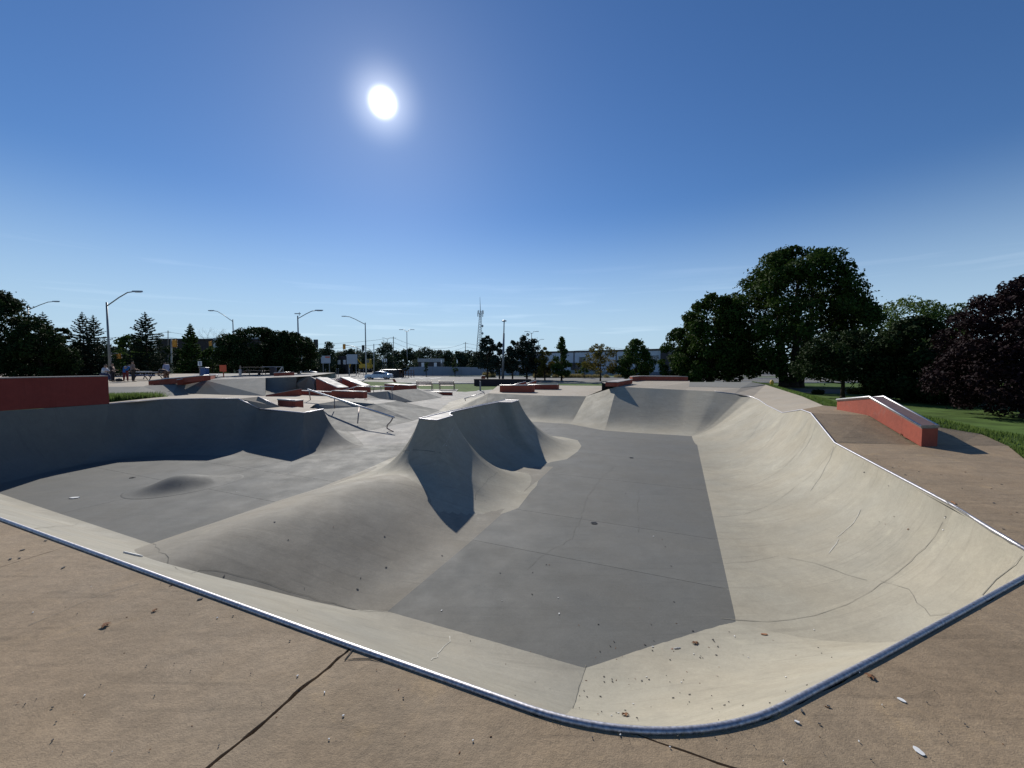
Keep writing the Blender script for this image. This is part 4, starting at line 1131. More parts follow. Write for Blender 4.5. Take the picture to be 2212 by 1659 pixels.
# left hand trees
tree('large dark maple at the left edge of the picture', -22, 40, 616, 175, 'dome', L_DARK, base=.1, leaves=22000, size=.28, clumps=160, seed=81, cbot=.06)
tree('dark bushy tree in front of the left maple', 88, 38, 690, 120, 'dome', L_DARK, base=.1, leaves=14000, size=.22, clumps=110, seed=82, cbot=.03)
conifer('single topped spruce between the left maple and the double spruce', 100, 41, 672, 92, .1, 83, leaves=6500, size=.2)
tree('low dark tree between the spruces on the left', 140, 45, 706, 70, 'dome', L_DARK, base=.1, leaves=4500, size=.22, clumps=44, seed=84, cbot=.06)
conifer('double topped spruce behind the two standing people', 193, 43, 672, 112, .15, 85, leaves=12000, size=.2, tops=((-.45, 1.0), (.75, .95)))
conifer('tall narrow topped spruce behind the picnic group', 319, 50, 672, 106, .3, 86, leaves=11000, size=.22)
tree('mid green tree on the left of the tall spruce', 284, 60, 722, 66, 'round', L_MID, leaves=4200, size=.34, clumps=50, seed=87, cbot=.03, cr=.32)
conifer('feathery green conifer beyond the road left of the crab apple', 415, 76, 697, 62, None, 88, mat=L_MID, leaves=11000, size=.42, n=24)
tree('green tree behind the traffic signal on the left', 372, 84, 745, 66, 'dome', L_DARK, leaves=4200, size=.42, clumps=44, seed=89, cbot=.0, cr=.32)
tree('yellow green bushy tree left of the crab apple', 460, 80, 748, 60, 'dome', L_MID, leaves=4200, size=.4, clumps=44, seed=90, cbot=.0, cr=.32)
tree('wide dark crab apple with picnic table beneath', 560, 45, 706, 150, 'wide', L_DARK, base=.42, leaves=22000, size=.22, clumps=170, seed=91, cbot=.13, cr=.17)
tree('dark crab apple standing against the street lamp', 626, 46, 715, 98, 'wide', L_DARK, base=.42, leaves=14000, size=.22, clumps=110, seed=92, cbot=.12, cr=.2)
# leafless tree
rb = random.Random(5)
t = thing('bare_tree', 'leafless pale tree above the dark roof on the left', 'tree', V((466 - 1106) / F * 95, 95, G))
m = MB(); fp = V((466 - 1106) / F * 95, 95, G)
def twig(p, d, L, r, n):
    q = p + d * L
    m.tube([p, p.lerp(q, .5) + V(rb.uniform(-.08, .08) * L, 0, rb.uniform(0, .06) * L), q], r, 4, r2=r * .5, cap=False)
    if n:
        for _ in range(3):
            dd = (d + V(rb.uniform(-.8, .8), rb.uniform(-.8, .8), rb.uniform(-.1, .5))).normalized()
            twig(q if _ else p.lerp(q, .7), dd, L * rb.uniform(.55, .75), r * .5, n - 1)
twig(fp, V(0, 0, 1), 4.5, .14, 5); m.build('trunk', M_BARKG, t)
# distant trees along the horizon
far = [(690, 150, 752, 34), (711, 120, 736, 36), (735, 160, 758, 30), (752, 130, 754, 36), (778, 170, 752, 30), (800, 150, 757, 30), (831, 125, 735, 36), (853, 140, 757, 30), (884, 150, 752, 30), (905, 170, 757, 28), (921, 130, 749, 36), (950, 160, 756, 26), (966, 150, 757, 32), (990, 160, 758, 28), (1012, 165, 756, 30), (1034, 150, 759, 26), (664, 140, 762, 34), (640, 120, 760, 30), (1060, 170, 765, 34), (1100, 180, 768, 40), (1150, 180, 768, 40)]
for i, (px, d, tp, w) in enumerate(far):
    plc = ['directly left of the smaller billboard', '', 'between the smaller billboard and the dark container', 'above the gap left of the larger billboard', 'right behind the larger billboard', 'behind the digger', '', 'right of the utility pole beside the tall twin lamp', 'under the tall twin headed lamp', 'above the left end of the kiosk roof', '', 'right of the kiosk', 'between the kiosk and the distant utility pole', 'under the distant utility pole', 'left of the telecom tower foot', 'behind the telecom tower foot', 'just right of the crab apple', 'behind the right half of the crab apple', 'behind the slim pines', 'behind the tallest pine', 'behind the olive tree']
    lb = {1: 'pointed tall distant tree above the smaller billboard', 6: 'tallest rounded distant tree, left of the twin headed lamp posts', 10: 'broad distant tree above the flat roofed shed'}.get(i)
    tree(lb or 'distant horizon tree ' + plc[i], px, d, tp, w + 12, 'cone' if i in (1,) else 'dome', L_FAR, leaves=3600 if lb else 2600, size=.5 if lb else .7, clumps=44, seed=100 + i, cbot=-.06, cr=.50, trunk_r=.012, group=None if lb else 'distant trees along the horizon')
for i, (px, d, tp, w) in enumerate(((-60, 60, 700, 90), (20, 110, 745, 90), (110, 120, 748, 80), (215, 115, 742, 90), (262, 120, 750, 70), (300, 100, 735, 60), (500, 95, 752, 60), (545, 110, 757, 70), (600, 110, 758, 70))):
    tree('background tree ' + ('beyond the left picture edge', 'behind the large left maple', 'behind the single topped spruce', 'right behind the double topped spruce', 'between double spruce and tall spruce', 'showing left of the tall spruce top', 'left behind the wide crab apple', 'behind the middle of the wide crab apple', 'behind where the two crab apples meet')[i] + ', half hidden', px, d, tp, w, 'dome', L_FAR, leaves=2400, size=.75, clumps=32, seed=140 + i, cbot=-.02, cr=.40, group='background trees behind the left hand spruces')

# ornamental grasses and lawn blades
M_STRAW = leafmat('straw_grass', (.20, .17, .07), (.33, .28, .13), .3)
def grasses(name, label, area, n, h, mat, w=.02, kind=None, cat=None, spread=.35, group=None, seed=3):
    rs = np.random.RandomState(seed)
    pos = area(rs, n)
    base = Vector(pos.mean(0)); t = None
    ang = rs.uniform(0, 6.28, n); hh = h * rs.uniform(.55, 1.15, n); ln = rs.uniform(0, spread, n) * hh
    dx, dy = np.cos(ang), np.sin(ang)
    p = pos
    a = np.stack([p[:, 0] - dy * w, p[:, 1] + dx * w, p[:, 2] - .01], 1); b = np.stack([p[:, 0] + dy * w, p[:, 1] - dx * w, p[:, 2] - .01], 1)
    c = np.stack([p[:, 0] + dx * ln, p[:, 1] + dy * ln, p[:, 2] + hh], 1)
    v = np.stack([a, b, c], 1).reshape(-1, 3) - np.array(base)
    me = bpy.data.meshes.new(name)
    me.vertices.add(3 * n); me.vertices.foreach_set('co', v.astype(np.float32).ravel())
    me.loops.add(3 * n); me.loops.foreach_set('vertex_index', np.arange(3 * n, dtype=np.int32))
    me.polygons.add(n); me.polygons.foreach_set('loop_start', np.arange(0, 3 * n, 3, dtype=np.int32))
    me.materials.append(mat); me.update(calc_edges=True)
    o = bpy.data.objects.new(name, me); o.location = base; COL.objects.link(o); LOC[o.name] = base
    tagset(o, label, cat, group, kind); return o
def band(x0, x1, d0, d1, clump=0):
    def f(rs, n):
        if clump:
            cx = rs.uniform(x0, x1, clump); cd = rs.uniform(d0, d1, clump); k = rs.randint(0, clump, n)
            px = cx[k] + rs.normal(size=n) * 1.6; dd = cd[k] + rs.normal(size=n) * .5
        else:
            px = rs.uniform(x0, x1, n); dd = rs.uniform(d0, d1, n)
        return np.stack([(px - 1106) / F * dd, dd, np.full(n, G)], 1)
    return f
for (lab, a, b, d0, d1, c_, n, h) in (('straw coloured ornamental grass under the mast pines', 1040, 1070, 85.5, 87, 9, 4500, 1.15),
        ('mound of ornamental grass behind the pines', 1150, 1190, 84, 88, 14, 7000, 1.5), ('low strip of ornamental grass before the white building', 1190, 1262, 84, 85.5, 22, 7000, .85),
        ('low strip of ornamental grass right of the yellowing tree', 1266, 1344, 84, 85.5, 22, 6000, .7)):
    grasses('ornamental_grass', lab, band(a, b, d0, d1, c_), n, h, M_STRAW, .03, 'stuff', 'grass', .5, seed=int(a))
shp = np.array([[list(sh_in[k].lerp(sh_in[k + 1], u) + (sh_dir[k].lerp(sh_dir[k + 1], u)).normalized() * 0) for u in (0, .5)] for k in range(2, len(sh_in) - 1)]).reshape(-1, 3)
def bankpos(rs, n):
    out = np.zeros((n, 3)); i = 0
    while i < n:
        k = rs.randint(2, len(sh_in) - 2); u = rs.uniform(); a = rs.uniform() ** 1.2
        p = sh_in[k].lerp(sh_in[k + 1], u); d = sh_dir[k].normalized().lerp(sh_dir[k + 1].normalized(), u)
        if rs.uniform() > (sh_in[k + 1] - sh_in[k]).length / 3 + .15: continue
        q = p + d * (a * 7.5); h = .5 + .5 * math.cos(math.pi * a)
        out[i] = (q.x, q.y, (G - .02) + (p.z - (G - .02)) * h); i += 1
    return out
M_BLADE = leafmat('grass_blades', (.075, .125, .025), (.15, .21, .05), .4)
grasses('lawn_grass', 'short mown grass on the bank beside the right hand deck', bankpos, 34000, .075, M_BLADE, .012, 'stuff', 'grass', .6, seed=9)
def wpos(rs, n):
    k = rs.randint(0, 9, n); cx = np.array([244, 254, 262, 273, 284, 292, 301, 310, 318])[k]
    px = cx + rs.normal(size=n) * 3.2; dd = 17.2 + rs.uniform(-.5, .6, n)
    return np.stack([(px - 1106) / F * dd, dd, np.full(n, .36 * 0 - .0)], 1)
def weeds(rs, n):
    p = wpos(rs, n); 
    t = rs.uniform(0, 1, n); p[:, 0] = -17.4 + 2.0 * t + rs.normal(size=n) * .1; p[:, 1] = 15.8 + .9 * t + rs.normal(size=n) * .25; p[:, 2] = .02; return p
mk('weed_bed', [V(-19, 14.6, .03), V(-15.2, 15.9, .03), V(-15.4, 17.6, .03), V(-19, 17.6, .03)], [[0, 1, 2, 3]], plain('weed_soil', (.05, .045, .025), .95, 0, .3, 4), kind='structure')
grasses('weeds', 'patch of bright green weeds behind the left wall beside the dark red wall', weeds, 6000, .34, leafmat('weed_leaves', (.09, .14, .03), (.20, .27, .09), .4), .03, 'stuff', 'weeds', 1.6, seed=12)
# ------------------------------------------------------------------ street furniture
M_POLE = plain('pole_steel', (.22, .23, .24), .5, .6, .1, 3)
M_CONCP = plain('concrete_pole', (.36, .37, .35), .8, 0, .1, 3)
M_LUM = plain('luminaire_grey', (.40, .41, .42), .4, .4, .05, 3)
M_LENS = plain('luminaire_glass', (.75, .76, .75), .2, 0, .05, 3)
M_AMBER = plain('signal_amber_paint', (.70, .28, .02), .6, 0, .08, 3)
M_BLACK = plain('black_paint', (.015, .015, .017), .5, 0, .1, 5)
M_WIRE = plain('wire', (.05, .05, .055), .7, 0, .05, 2)
M_WHITE = plain('white_paint', (.72, .73, .74), .6, 0, .05, 3)
M_BLUE = plain('blue_plastic', (.03, .08, .22), .5, 0, .1, 4)
M_WOODP = plain('grey_timber', (.20, .17, .14), .85, 0, .2, 5)
M_ORANGE = plain('orange_red_panel', (.62, .10, .035), .6, 0, .06, 4)

def street_lamp(label, px, dist, top, arm, base=None, r=.11, armz=2.0, pole=M_POLE, name='street_lamp', extra=None, group=None):
    """arm: signed arm length in metres towards +x / -x, rising armz"""
    zb = G if base is None else base
    foot = V((px - 1106) / F * dist, dist, zb); tp = D(px, top, dist); tp.x = foot.x
    t = thing(name, label, 'street lamp', foot, group)
    MB().tube([foot, foot.lerp(tp, .5), tp], r, 10, r2=r * .6).build('pole', pole, t, smooth=True)
    MB().lathe(foot, [(r * 2, 0), (r * 2, .12), (r * 1.2, .2)], 10).build('base', pole, t)
    s_ = 1 if arm > 0 else -1; L = abs(arm)
    a0 = tp + V(0, 0, -.35)
    pts = [a0, a0 + V(s_ * L * .5, 0, armz * .62), a0 + V(s_ * L * .82, 0, armz * .95), a0 + V(s_ * L, 0, armz)]
    MB().tube(pts, r * .42, 8).build('arm', pole, t, smooth=True)
    e = pts[-1]
    hd = MB()
    prof_ = [(0, .05), (.12, .13), (.45, .17), (.75, .13), (.95, .05)]
    for q in range(len(prof_) - 1):
        pass
    vs, fs = [], []
    for (x, w) in prof_:
        vs += [e + V(s_ * x, -w, -.02), e + V(s_ * x, w, -.02), e + V(s_ * x, w * .6, .10), e + V(s_ * x, -w * .6, .10)]
    for i in range(4):
        for k in range(4): fs.append([i * 4 + k, i * 4 + 4 + k, i * 4 + 4 + (k + 1) % 4, i * 4 + (k + 1) % 4])
    fs += [[0, 1, 2, 3], [19, 18, 17, 16]]
    h = hd.add(vs, fs).build('lamp_head', M_LUM, t)
    MB().box(e + V(s_ * .5, 0, -.035), (.5, .22, .03)).build('lens', M_LENS, h)
    return t
street_lamp('tall street lamp rising between the two left spruces, arm to the right', 238, 36, 653, 2.4, base=.1, armz=1.3)
street_lamp('street lamp behind the left maple with only its arm showing', 69, 52, 664, 3.3, base=.2, armz=1.1)
street_lamp('street lamp above the dark roof with its arm pointing left', 507, 62, 690, -2.9, armz=1.7)
street_lamp('street lamp in the right side of the crab apple, with a camera on top', 646.5, 47, 682, 2.1, base=.42, armz=.95)
street_lamp('street lamp beside the parked car with its arm pointing left', 791, 79, 697, -3.8, armz=1.6, pole=M_CONCP, r=.16)
lt = thing('camera_bracket', 'small camera bracket on top of the lamp in the crab apple', 'camera', D(646, 681, 47))
MB().tube([D(646.5, 682, 47), D(646.5, 674, 47)], .03, 6).build('mast', M_POLE, lt)
MB().box(D(643, 677.5, 47), (.7, .12, .10)).build('camera_body', M_LUM, lt)

def twin_lamp(label, px, dist, top, half=1.5, base_py=None, group=None):
    foot = V((px - 1106) / F * dist, dist, G); tp = D(px, top, dist); tp.x = foot.x
    t = thing('twin_lamp_post', label, 'street lamp', foot, group)
    MB().tube([foot, tp + V(0, 0, -.4)], .12, 8, r2=.08).build('pole', M_POLE, t, smooth=True)
    MB().tube([tp + V(-half, 0, 0), tp + V(-.5, 0, -.05), tp + V(-.4, 0, -.5), tp + V(.4, 0, -.5), tp + V(.5, 0, -.05), tp + V(half, 0, 0)], .06, 6).build('crossarm', M_POLE, t)
    for s_ in (-1, 1): MB().box(tp + V(s_ * half, 0, .0), (1.1, .35, .12), bev=.04).build('lamp_head', M_LUM, t)
    return t
twin_lamp('tallest twin headed car park lamp, right of the car', 880, 105, 712)
twin_lamp('smaller twin headed lamp behind the tallest rounded distant tree', 838, 150, 730)
twin_lamp('twin headed lamp behind the tallest pine', 1148, 110, 716)
twin_lamp('twin headed lamp between the pines and the olive tree', 1163, 140, 733)
# tall mast with top lantern
t = thing('tall_mast', 'very tall bare steel pole standing among the pines', 'pole', D(1086.5, 817, 66))
f0 = V(D(1086, 817, 66).x, 66, G); tp = D(1089, 694, 66)
MB().tube([f0, f0.lerp(tp, .8)], .22, 10, r2=.15).build('pole', M_POLE, t, smooth=True)
MB().tube([f0.lerp(tp, .8), tp], .09, 8).build('top_pole', M_POLE, t, smooth=True)
MB().lathe(tp, [(.08, -.1), (.42, 0), (.42, .1), (.10, .25)], 10).build('lantern', M_LUM, t)
# telecom tower
t = thing('telecom_tower', 'distant lattice telecom tower with antennas and a pointed mast', 'tower', V(D(1033, 780, 240).x, 240, G))
x0 = D(1034, 780, 240).x; zt = D(1036, 676, 240).z; ztop = D(1036.5, 641, 240).z
xt = D(1038, 700, 240).x
legs = []
for (dx, dy) in ((-1.6, -1), (1.8, -1), (0, 1.9)):
    a, b = V(x0 + dx * 1.3, 240 + dy * 1.3, G), V(xt + dx * .35, 240 + dy * .35, zt); legs.append((a, b))
    MB().tube([a, b], .14 if dx > -1 else .3, 5, r2=.10).build('leg', M_POLE, t)
m = MB(); NB = 22
for k in range(NB):
    for i in range(3):
        a0_, a1_ = legs[i]; b0_, b1_ = legs[(i + 1) % 3]
        m.tube([a0_.lerp(a1_, k / NB), b0_.lerp(b1_, (k + 1) / NB)], .05, 4, cap=False)
        m.tube([b0_.lerp(b1_, k / NB), a0_.lerp(a1_, (k + 1) / NB)], .05, 4, cap=False)
m.build('lattice', M_POLE, t)
MB().tube([V(xt, 240, zt), V(xt - .3, 240, ztop)], .22, 6, r2=.06).build('spike', M_POLE, t)
for k in range(9):
    an = k * .7
    MB().box(V(xt + 1.7 * math.cos(an), 240 + 1.7 * math.sin(an), zt + (k % 2) * -1.6 + .4), (.45, .3, 2.2)).build('antenna', M_LUM, t)
for k in range(3): MB().lathe(V(xt + 1.1, 239, zt - 8 - k * 4.5), [(.1, 0), (.8, .3)], 10, 'y').build('dish', M_LUM, t)

# utility poles and wires
wp = []
for (lab, px, d, top, w) in (('thin utility pole above the dark roof on the left', 363, 118, 714, .14), ('utility pole standing left of the tall twin headed lamp', 849.8, 135, 727, .16), ('distant utility pole left of the telecom tower', 1005.5, 165, 739, .18), ('utility pole behind the white building', 1311, 170, 747, .18)):
    f0 = V((px - 1106) / F * d, d, G); tp = D(px, top, d)
    t = thing('utility_pole', lab, 'utility pole', f0)
    MB().tube([f0, tp], w, 7, r2=w * .7).build('pole', M_WOODP, t)
    MB().box(tp + V(0, 0, -.5), (1.8, .12, .12)).build('crossarm', M_WOODP, t)
    wp.append(tp)
wp = [D(-120, 690, 100)] + wp + [D(1700, 752, 190)]
for k in range(3):
    m = MB()
    for i in range(len(wp) - 1):
        a, b = wp[i] + V(0, 0, -.4 - k * 1.6), wp[i + 1] + V(0, 0, -.4 - k * 1.6)
        pts = [a.lerp(b, u / 10) + V(0, 0, -3.0 * (1 - (2 * u / 10 - 1) ** 2)) for u in range(11)]
        m.tube(pts, .035, 4, cap=False)
    tagset(m.build('overhead_wire', M_WIRE, label=('topmost', 'middle', 'lowest')[k] + ' thin overhead wire strung across the horizon', cat='wire'))

def signal(label, px, d, y0, y1, w=None, amber=True, arm=None, post=None, facing=False):
    a, b = D(px, y0, d), D(px, y1, d); h = a.z - b.z; w = w or h * .42
    foot = V(*( (post[0] - 1106) / F * d, d, G)) if post else b
    t = thing('traffic_light', label, 'traffic light', foot)
    c = a.lerp(b, .5)
    hs = MB().box(c, (w, .28, h), bev=.04).build('housing', M_AMBER if amber else M_BLACK, t)
    m_b = MB().box(c + V(0, .17, 0), (w * 1.25, .03, h * 1.1)).build('back_plate', M_AMBER if amber else M_BLACK, t)
    for k in range(3):
        z = c.z + h * (.32 - .32 * k)
        MB().tube([V(c.x, d + .14, z), V(c.x, d + .44, z - .03)], w * .33, 10).build('visor', M_BLACK, t)
    if arm:
        pts = [D(x, y, d) for x, y in arm]
        MB().tube(pts, .06, 6).build('arm', M_POLE, t, smooth=True)
    if post:
        MB().tube([foot, D(post[0], post[1], d)], .12, 8, r2=.09).build('post', M_CONCP, t, smooth=True)
    return t
signal('amber traffic light hanging low right of the tall left lamp', 255, 46, 764, 775, arm=[(239, 767), (247, 763), (254, 764)], post=(239, 760))
signal('tall amber traffic light on a white pole right of the tall spruce', 376.5, 60, 734, 749, arm=[(370, 738), (376, 738)], post=(370, 731))
signal('amber traffic light facing left over the bushes beside the feathery conifer', 454, 88, 737, 747, arm=[(470, 742), (460, 740), (455, 741)], post=(471, 738))
signal('dark traffic light on an arm leaving the right of the crab apple', 681.5, 82, 734, 750, amber=False, w=.75, arm=[(652, 760), (664, 748), (680, 744)], post=(652, 752))
signal('amber traffic light on the long arm left of the lamp by the car', 743, 80, 743.5, 754, arm=[(790, 762), (770, 750), (755, 746.5), (746, 746)])
signal('dark traffic light between the lamp by the car and its thin post', 784, 90, 746, 757, amber=False, arm=[(807, 764), (798, 754), (787, 750)], post=(807.5, 743))
t = thing('road_sign_board', 'grey back of a road sign on the crab apple signal arm', 'road sign', D(468, 745, 87))
MB().box(D(468, 744, 87), (1.5, .06, 2.9)).build('panel', M_LUM, t); MB().tube([D(468, 756, 87), V(D(468, 756, 87).x, 87.1, G)], .07, 6).build('post', M_POLE, t)

# ------------------------------------------------------------------ buildings
M_BWALL = plain('white_building_wall', (.50, .56, .62), .8, 0, .05, .6)
M_BDARK = plain('dark_cladding', (.030, .026, .032), .6, 0, .1, 1)
M_GLASSD = plain('dark_window_glass', (.020, .030, .040), .12, 0, .1, 1, .8)
M_ROOF = plain('brown_roof_edge', (.060, .045, .042), .7, 0, .1, 1)
bl, br_ = V(D(1120, 765, 134).x, 134, G), V(D(1428, 765, 104).x, 104, G)
bd = (br_ - bl).normalized(); bn = V(-bd.y, bd.x, 0)
if bn.y < 0: bn = -bn
zr = 5.75
t = thing('white_building', 'long white low building with dark roof edge and dark end wall behind the roadside trees', 'building', bl.lerp(br_, .5))
def bpt(px):      # point along facade seen at px
    k0, k1 = -.2, 1.2
    for _ in range(40):
        m_ = (k0 + k1) / 2; p = bl.lerp(br_, m_)
        if 1106 + F * p.x / (p.y * CP) < px: k0 = m_
        else: k1 = m_
    return bl.lerp(br_, k0)
def bbox_(px0, px1, z0, z1, out_, thick, name, mat, par=t):
    a, b = bpt(px0), bpt(px1); q = -bn * out_
    return MB().prism([V(a.x, a.y, z0) + q, V(b.x, b.y, z0) + q, V(b.x, b.y, z0) + q + bn * thick, V(a.x, a.y, z0) + q + bn * thick], vec=(0, 0, z1 - z0)).build(name, mat, par)
MB().prism([bl, br_, br_ + bn * 26, bl + bn * 26], vec=(0, 0, zr - G - .4)).build('wall', M_BWALL, t)
MB().prism([V(bl.x, bl.y, zr - .4) - bn * .15, V(br_.x, br_.y, zr - .4) - bn * .15, V(br_.x, br_.y, zr - .4) + bn * 26, V(bl.x, bl.y, zr - .4) + bn * 26], vec=(0, 0, .5)).build('roof', M_ROOF, t)
e0 = br_ - bn * .5; e1 = e0 + bd * 2.2
MB().prism([e0, e1, e1 + bn * 26, e0 + bn * 26], vec=(0, 0, zr - G + .12)).build('end_wall', M_BDARK, t)
def zat(px, py): p = bpt(px); return D(px, py, p.y).z
for px in (1240, 1331): bbox_(px - .9, px + .9, G, zr - .45, .12, .12, 'downpipe', M_BDARK)
def window(px0, px1, y0, y1, nm=3):
    z0, z1 = zat(px0, y1), zat(px0, y0)
    f = bbox_(px0, px1, z0, z1, .06, .12, 'window', M_BDARK)
    for k in range(nm):
        a, b = px0 + (px1 - px0) * (k + .06) / nm, px0 + (px1 - px0) * (k + .94) / nm
        bbox_(a, b, z0 + .12, z1 - .12, .075, .02, 'pane', M_GLASSD, f)
    return f, z0, z1
window(1251, 1265, 771.5, 783)
wf, z0, z1 = window(1404, 1422.5, 768.3, 781.4, 2)
bbox_(1231, 1286, zat(1250, 786.3), zat(1250, 783.6), .5, .5, 'canopy', M_BDARK)
for k in range(6): 
    a = 1233 + k * 9
    f = bbox_(a, a + 8.6, G, zat(1250, 786.6), .05, .1, 'window', M_BDARK); bbox_(a + .6, a + 8, G + .3, zat(1250, 787.6), .07, .02, 'pane', M_GLASSD, f)
bbox_(1184, 1428, G, G + .9, .04, .05, 'plinth', plain('plinth_grey', (.20, .22, .25), .8))
def text(body, loc, size, mat, parent, rot, name='lettering', extrude=.01, kind=None):
    c = bpy.data.curves.new(name, 'FONT'); c.body = body; c.size = size; c.extrude = extrude; c.align_x = 'CENTER'; c.align_y = 'CENTER'; c.space_line = .8
    o = bpy.data.objects.new('tmp', c); COL.objects.link(o)
    dg = bpy.context.evaluated_depsgraph_get(); me = bpy.data.meshes.new_from_object(o.evaluated_get(dg))
    bpy.data.objects.remove(o); me.materials.clear(); me.materials.append(mat)
    o = bpy.data.objects.new(name, me); COL.objects.link(o)
    o.parent = parent; o.location = Vector(loc) - LOC[parent.name]; o.rotation_euler = rot
    LOC[o.name] = Vector(loc); return o
wc = bpt(1416.8); rz = math.atan2(bd.y, bd.x)
text('ZEC\nOTH', V(wc.x, wc.y, (z0 + z1) / 2) - bn * .11, .82, M_WHITE, wf, (R(90), 0, rz))
# dark building on the left
t = thing('dark_building', 'long dark brown flat roofed building behind the left hand trees', 'building', V(-110, 128, G))
xa, xb = D(338, 731, 128).x, D(560, 731, 128).x; zt = D(400, 731.5, 128).z
M_BR = plain('dark_brick_building', (.050, .036, .032), .85, 0, .12, .5)
MB().prism([(xa, 128, G), (xb, 128, G), (xb, 160, G), (xa, 160, G)], vec=(0, 0, zt - G - .5)).build('wall', M_BR, t)
MB().prism([(xa - .3, 127.7, zt - .5), (xb + .3, 127.7, zt - .5), (xb + .3, 160, zt - .5), (xa - .3, 160, zt - .5)], vec=(0, 0, .5)).build('roof', M_BDARK, t)
for k in range(14):
    x = xa + 2 + k * (xb - xa - 4) / 14
    f = MB().box(V(x + 1, 127.97, 3.2), (1.9, .1, 1.7)).build('window', M_BDARK, t); MB().box(V(x + 1, 127.9, 3.2), (1.6, .04, 1.4)).build('pane', M_GLASSD, f)
MB().box(V(D(540, 728, 132).x, 136, zt + .6), (9, 5, 1.2)).build('roof_unit', M_LUM, t)
# shed behind the hoarding
def shed(label, x0, x1, y0, y1, d, m1, m2, split=.42, dp=5):
    a, b = D(x0, y0, d), D(x1, y0, d); t = thing('low_shed', label, 'building', V((a.x + b.x) / 2, d, G)); zt = a.z; zm = D(x0, y0 + (y1 - y0) * split, d).z
    MB().prism([(a.x + .2, d + .1, G), (b.x - .2, d + .1, G), (b.x - .2, d + dp, G), (a.x + .2, d + dp, G)], vec=(0, 0, zm - G)).build('wall', m2, t)
    MB().prism([(a.x, d, zm), (b.x, d, zm), (b.x, d + dp, zm), (a.x, d + dp, zm)], vec=(0, 0, zt - zm)).build('roof', m1, t)
    for u in (.22, .75): MB().box(V(a.x + (b.x - a.x) * u, d + .05, zm - .9), (.8, .1, 1.4)).build('door', M_WHITE, t)
shed('flat roofed kiosk with pale fascia behind the grey hoarding', 902, 953, 774.5, 792, 112, plain('pale_fascia', (.34, .35, .36), .8), M_BDARK)
shed('small pale roofed hut behind the right part of the hoarding', 1043, 1072, 780, 791, 115, plain('pale_fascia', (.34, .35, .36), .8), M_BDARK)
shed('dark site container between the two billboards', 727, 749.5, 769, 786, 122, M_BDARK, M_BLACK)
def billboard(label, x0, x1, y0, y1, d, red=False):
    a, b = D(x0, y0, d), D(x1, y1, d); t = thing('billboard', label, 'billboard', V((a.x + b.x) / 2, d, G))
    MB().box(V((a.x + b.x) / 2, d, (a.z + b.z) / 2), (b.x - a.x, .2, a.z - b.z)).build('panel', plain('board_face', (.42, .46, .50), .7, 0, .05, 1), t)
    if red: MB().box(V(b.x - (b.x - a.x) * .28, d - .12, a.z - .35), ((b.x - a.x) * .5, .04, .35)).build('red_strip', M_ORANGE, t)
    for u in (.15, .85): MB().tube([V(a.x + (b.x - a.x) * u, d + .2, G), V(a.x + (b.x - a.x) * u, d + .2, b.z + .5)], .1, 6).build('leg', M_POLE, t)
billboard('smaller site billboard with a red strip along its top right', 693.7, 713.7, 768.6, 784.8, 104, True)
billboard('larger plain pale billboard left of the lamp by the car', 749, 771.8, 765.4, 786.2, 100)
# yellow digger
M_YEL = plain('digger_yellow', (.62, .38, .03), .5, 0, .1, 3)
c0 = D(790, 786, 118); c0.z = G
t = thing('digger', 'small yellow digger parked behind the lamp posts', 'digger', c0)
MB().box(c0 + V(0, 0, 3.6 - 1.2), (3.4, 2.2, 1.3), bev=.15).build('body', M_YEL, t)
cb = MB().box(c0 + V(.9, 0, 3.8), (1.3, 1.6, 1.5), bev=.12).build('cab', M_YEL, t); MB().box(c0 + V(.9, -.82, 3.9), (1.0, .03, 1.0)).build('window', M_GLASSD, cb)
MB().box(c0 + V(0, 0, 1.0), (3.8, 2.4, 1.0), bev=.4).build('track', M_BLACK, t)
MB().tube([c0 + V(-1.2, 0, 3.0), c0 + V(-3.0, 0, 5.2), c0 + V(-4.6, 0, 3.6), c0 + V(-5.0, 0, 2.0)], .22, 6).build('boom', M_YEL, t)
for k, px in enumerate((826.5, 830.5, 834.5, 953.5, 987.5)):
    d = 108; a, b = D(px, 774.8 if k < 3 else 777, d), D(px, 781 if k < 3 else 784.5, d)
    t = thing('marker_post', ('first', 'middle', 'last', 'lone', 'far right')[k] + (' of the three bright white marker panels above the car' if k < 3 else ' bright white marker panel behind the grey hoarding'), 'marker post', V(a.x, d, G), 'white marker panels behind the road')
    MB().box(a.lerp(b, .5), (.32, .05, a.z - b.z)).build('panel', M_WHITE, t); MB().tube([V(a.x, d + .05, G), V(a.x, d + .05, b.z)], .04, 6).build('post', M_POLE, t)

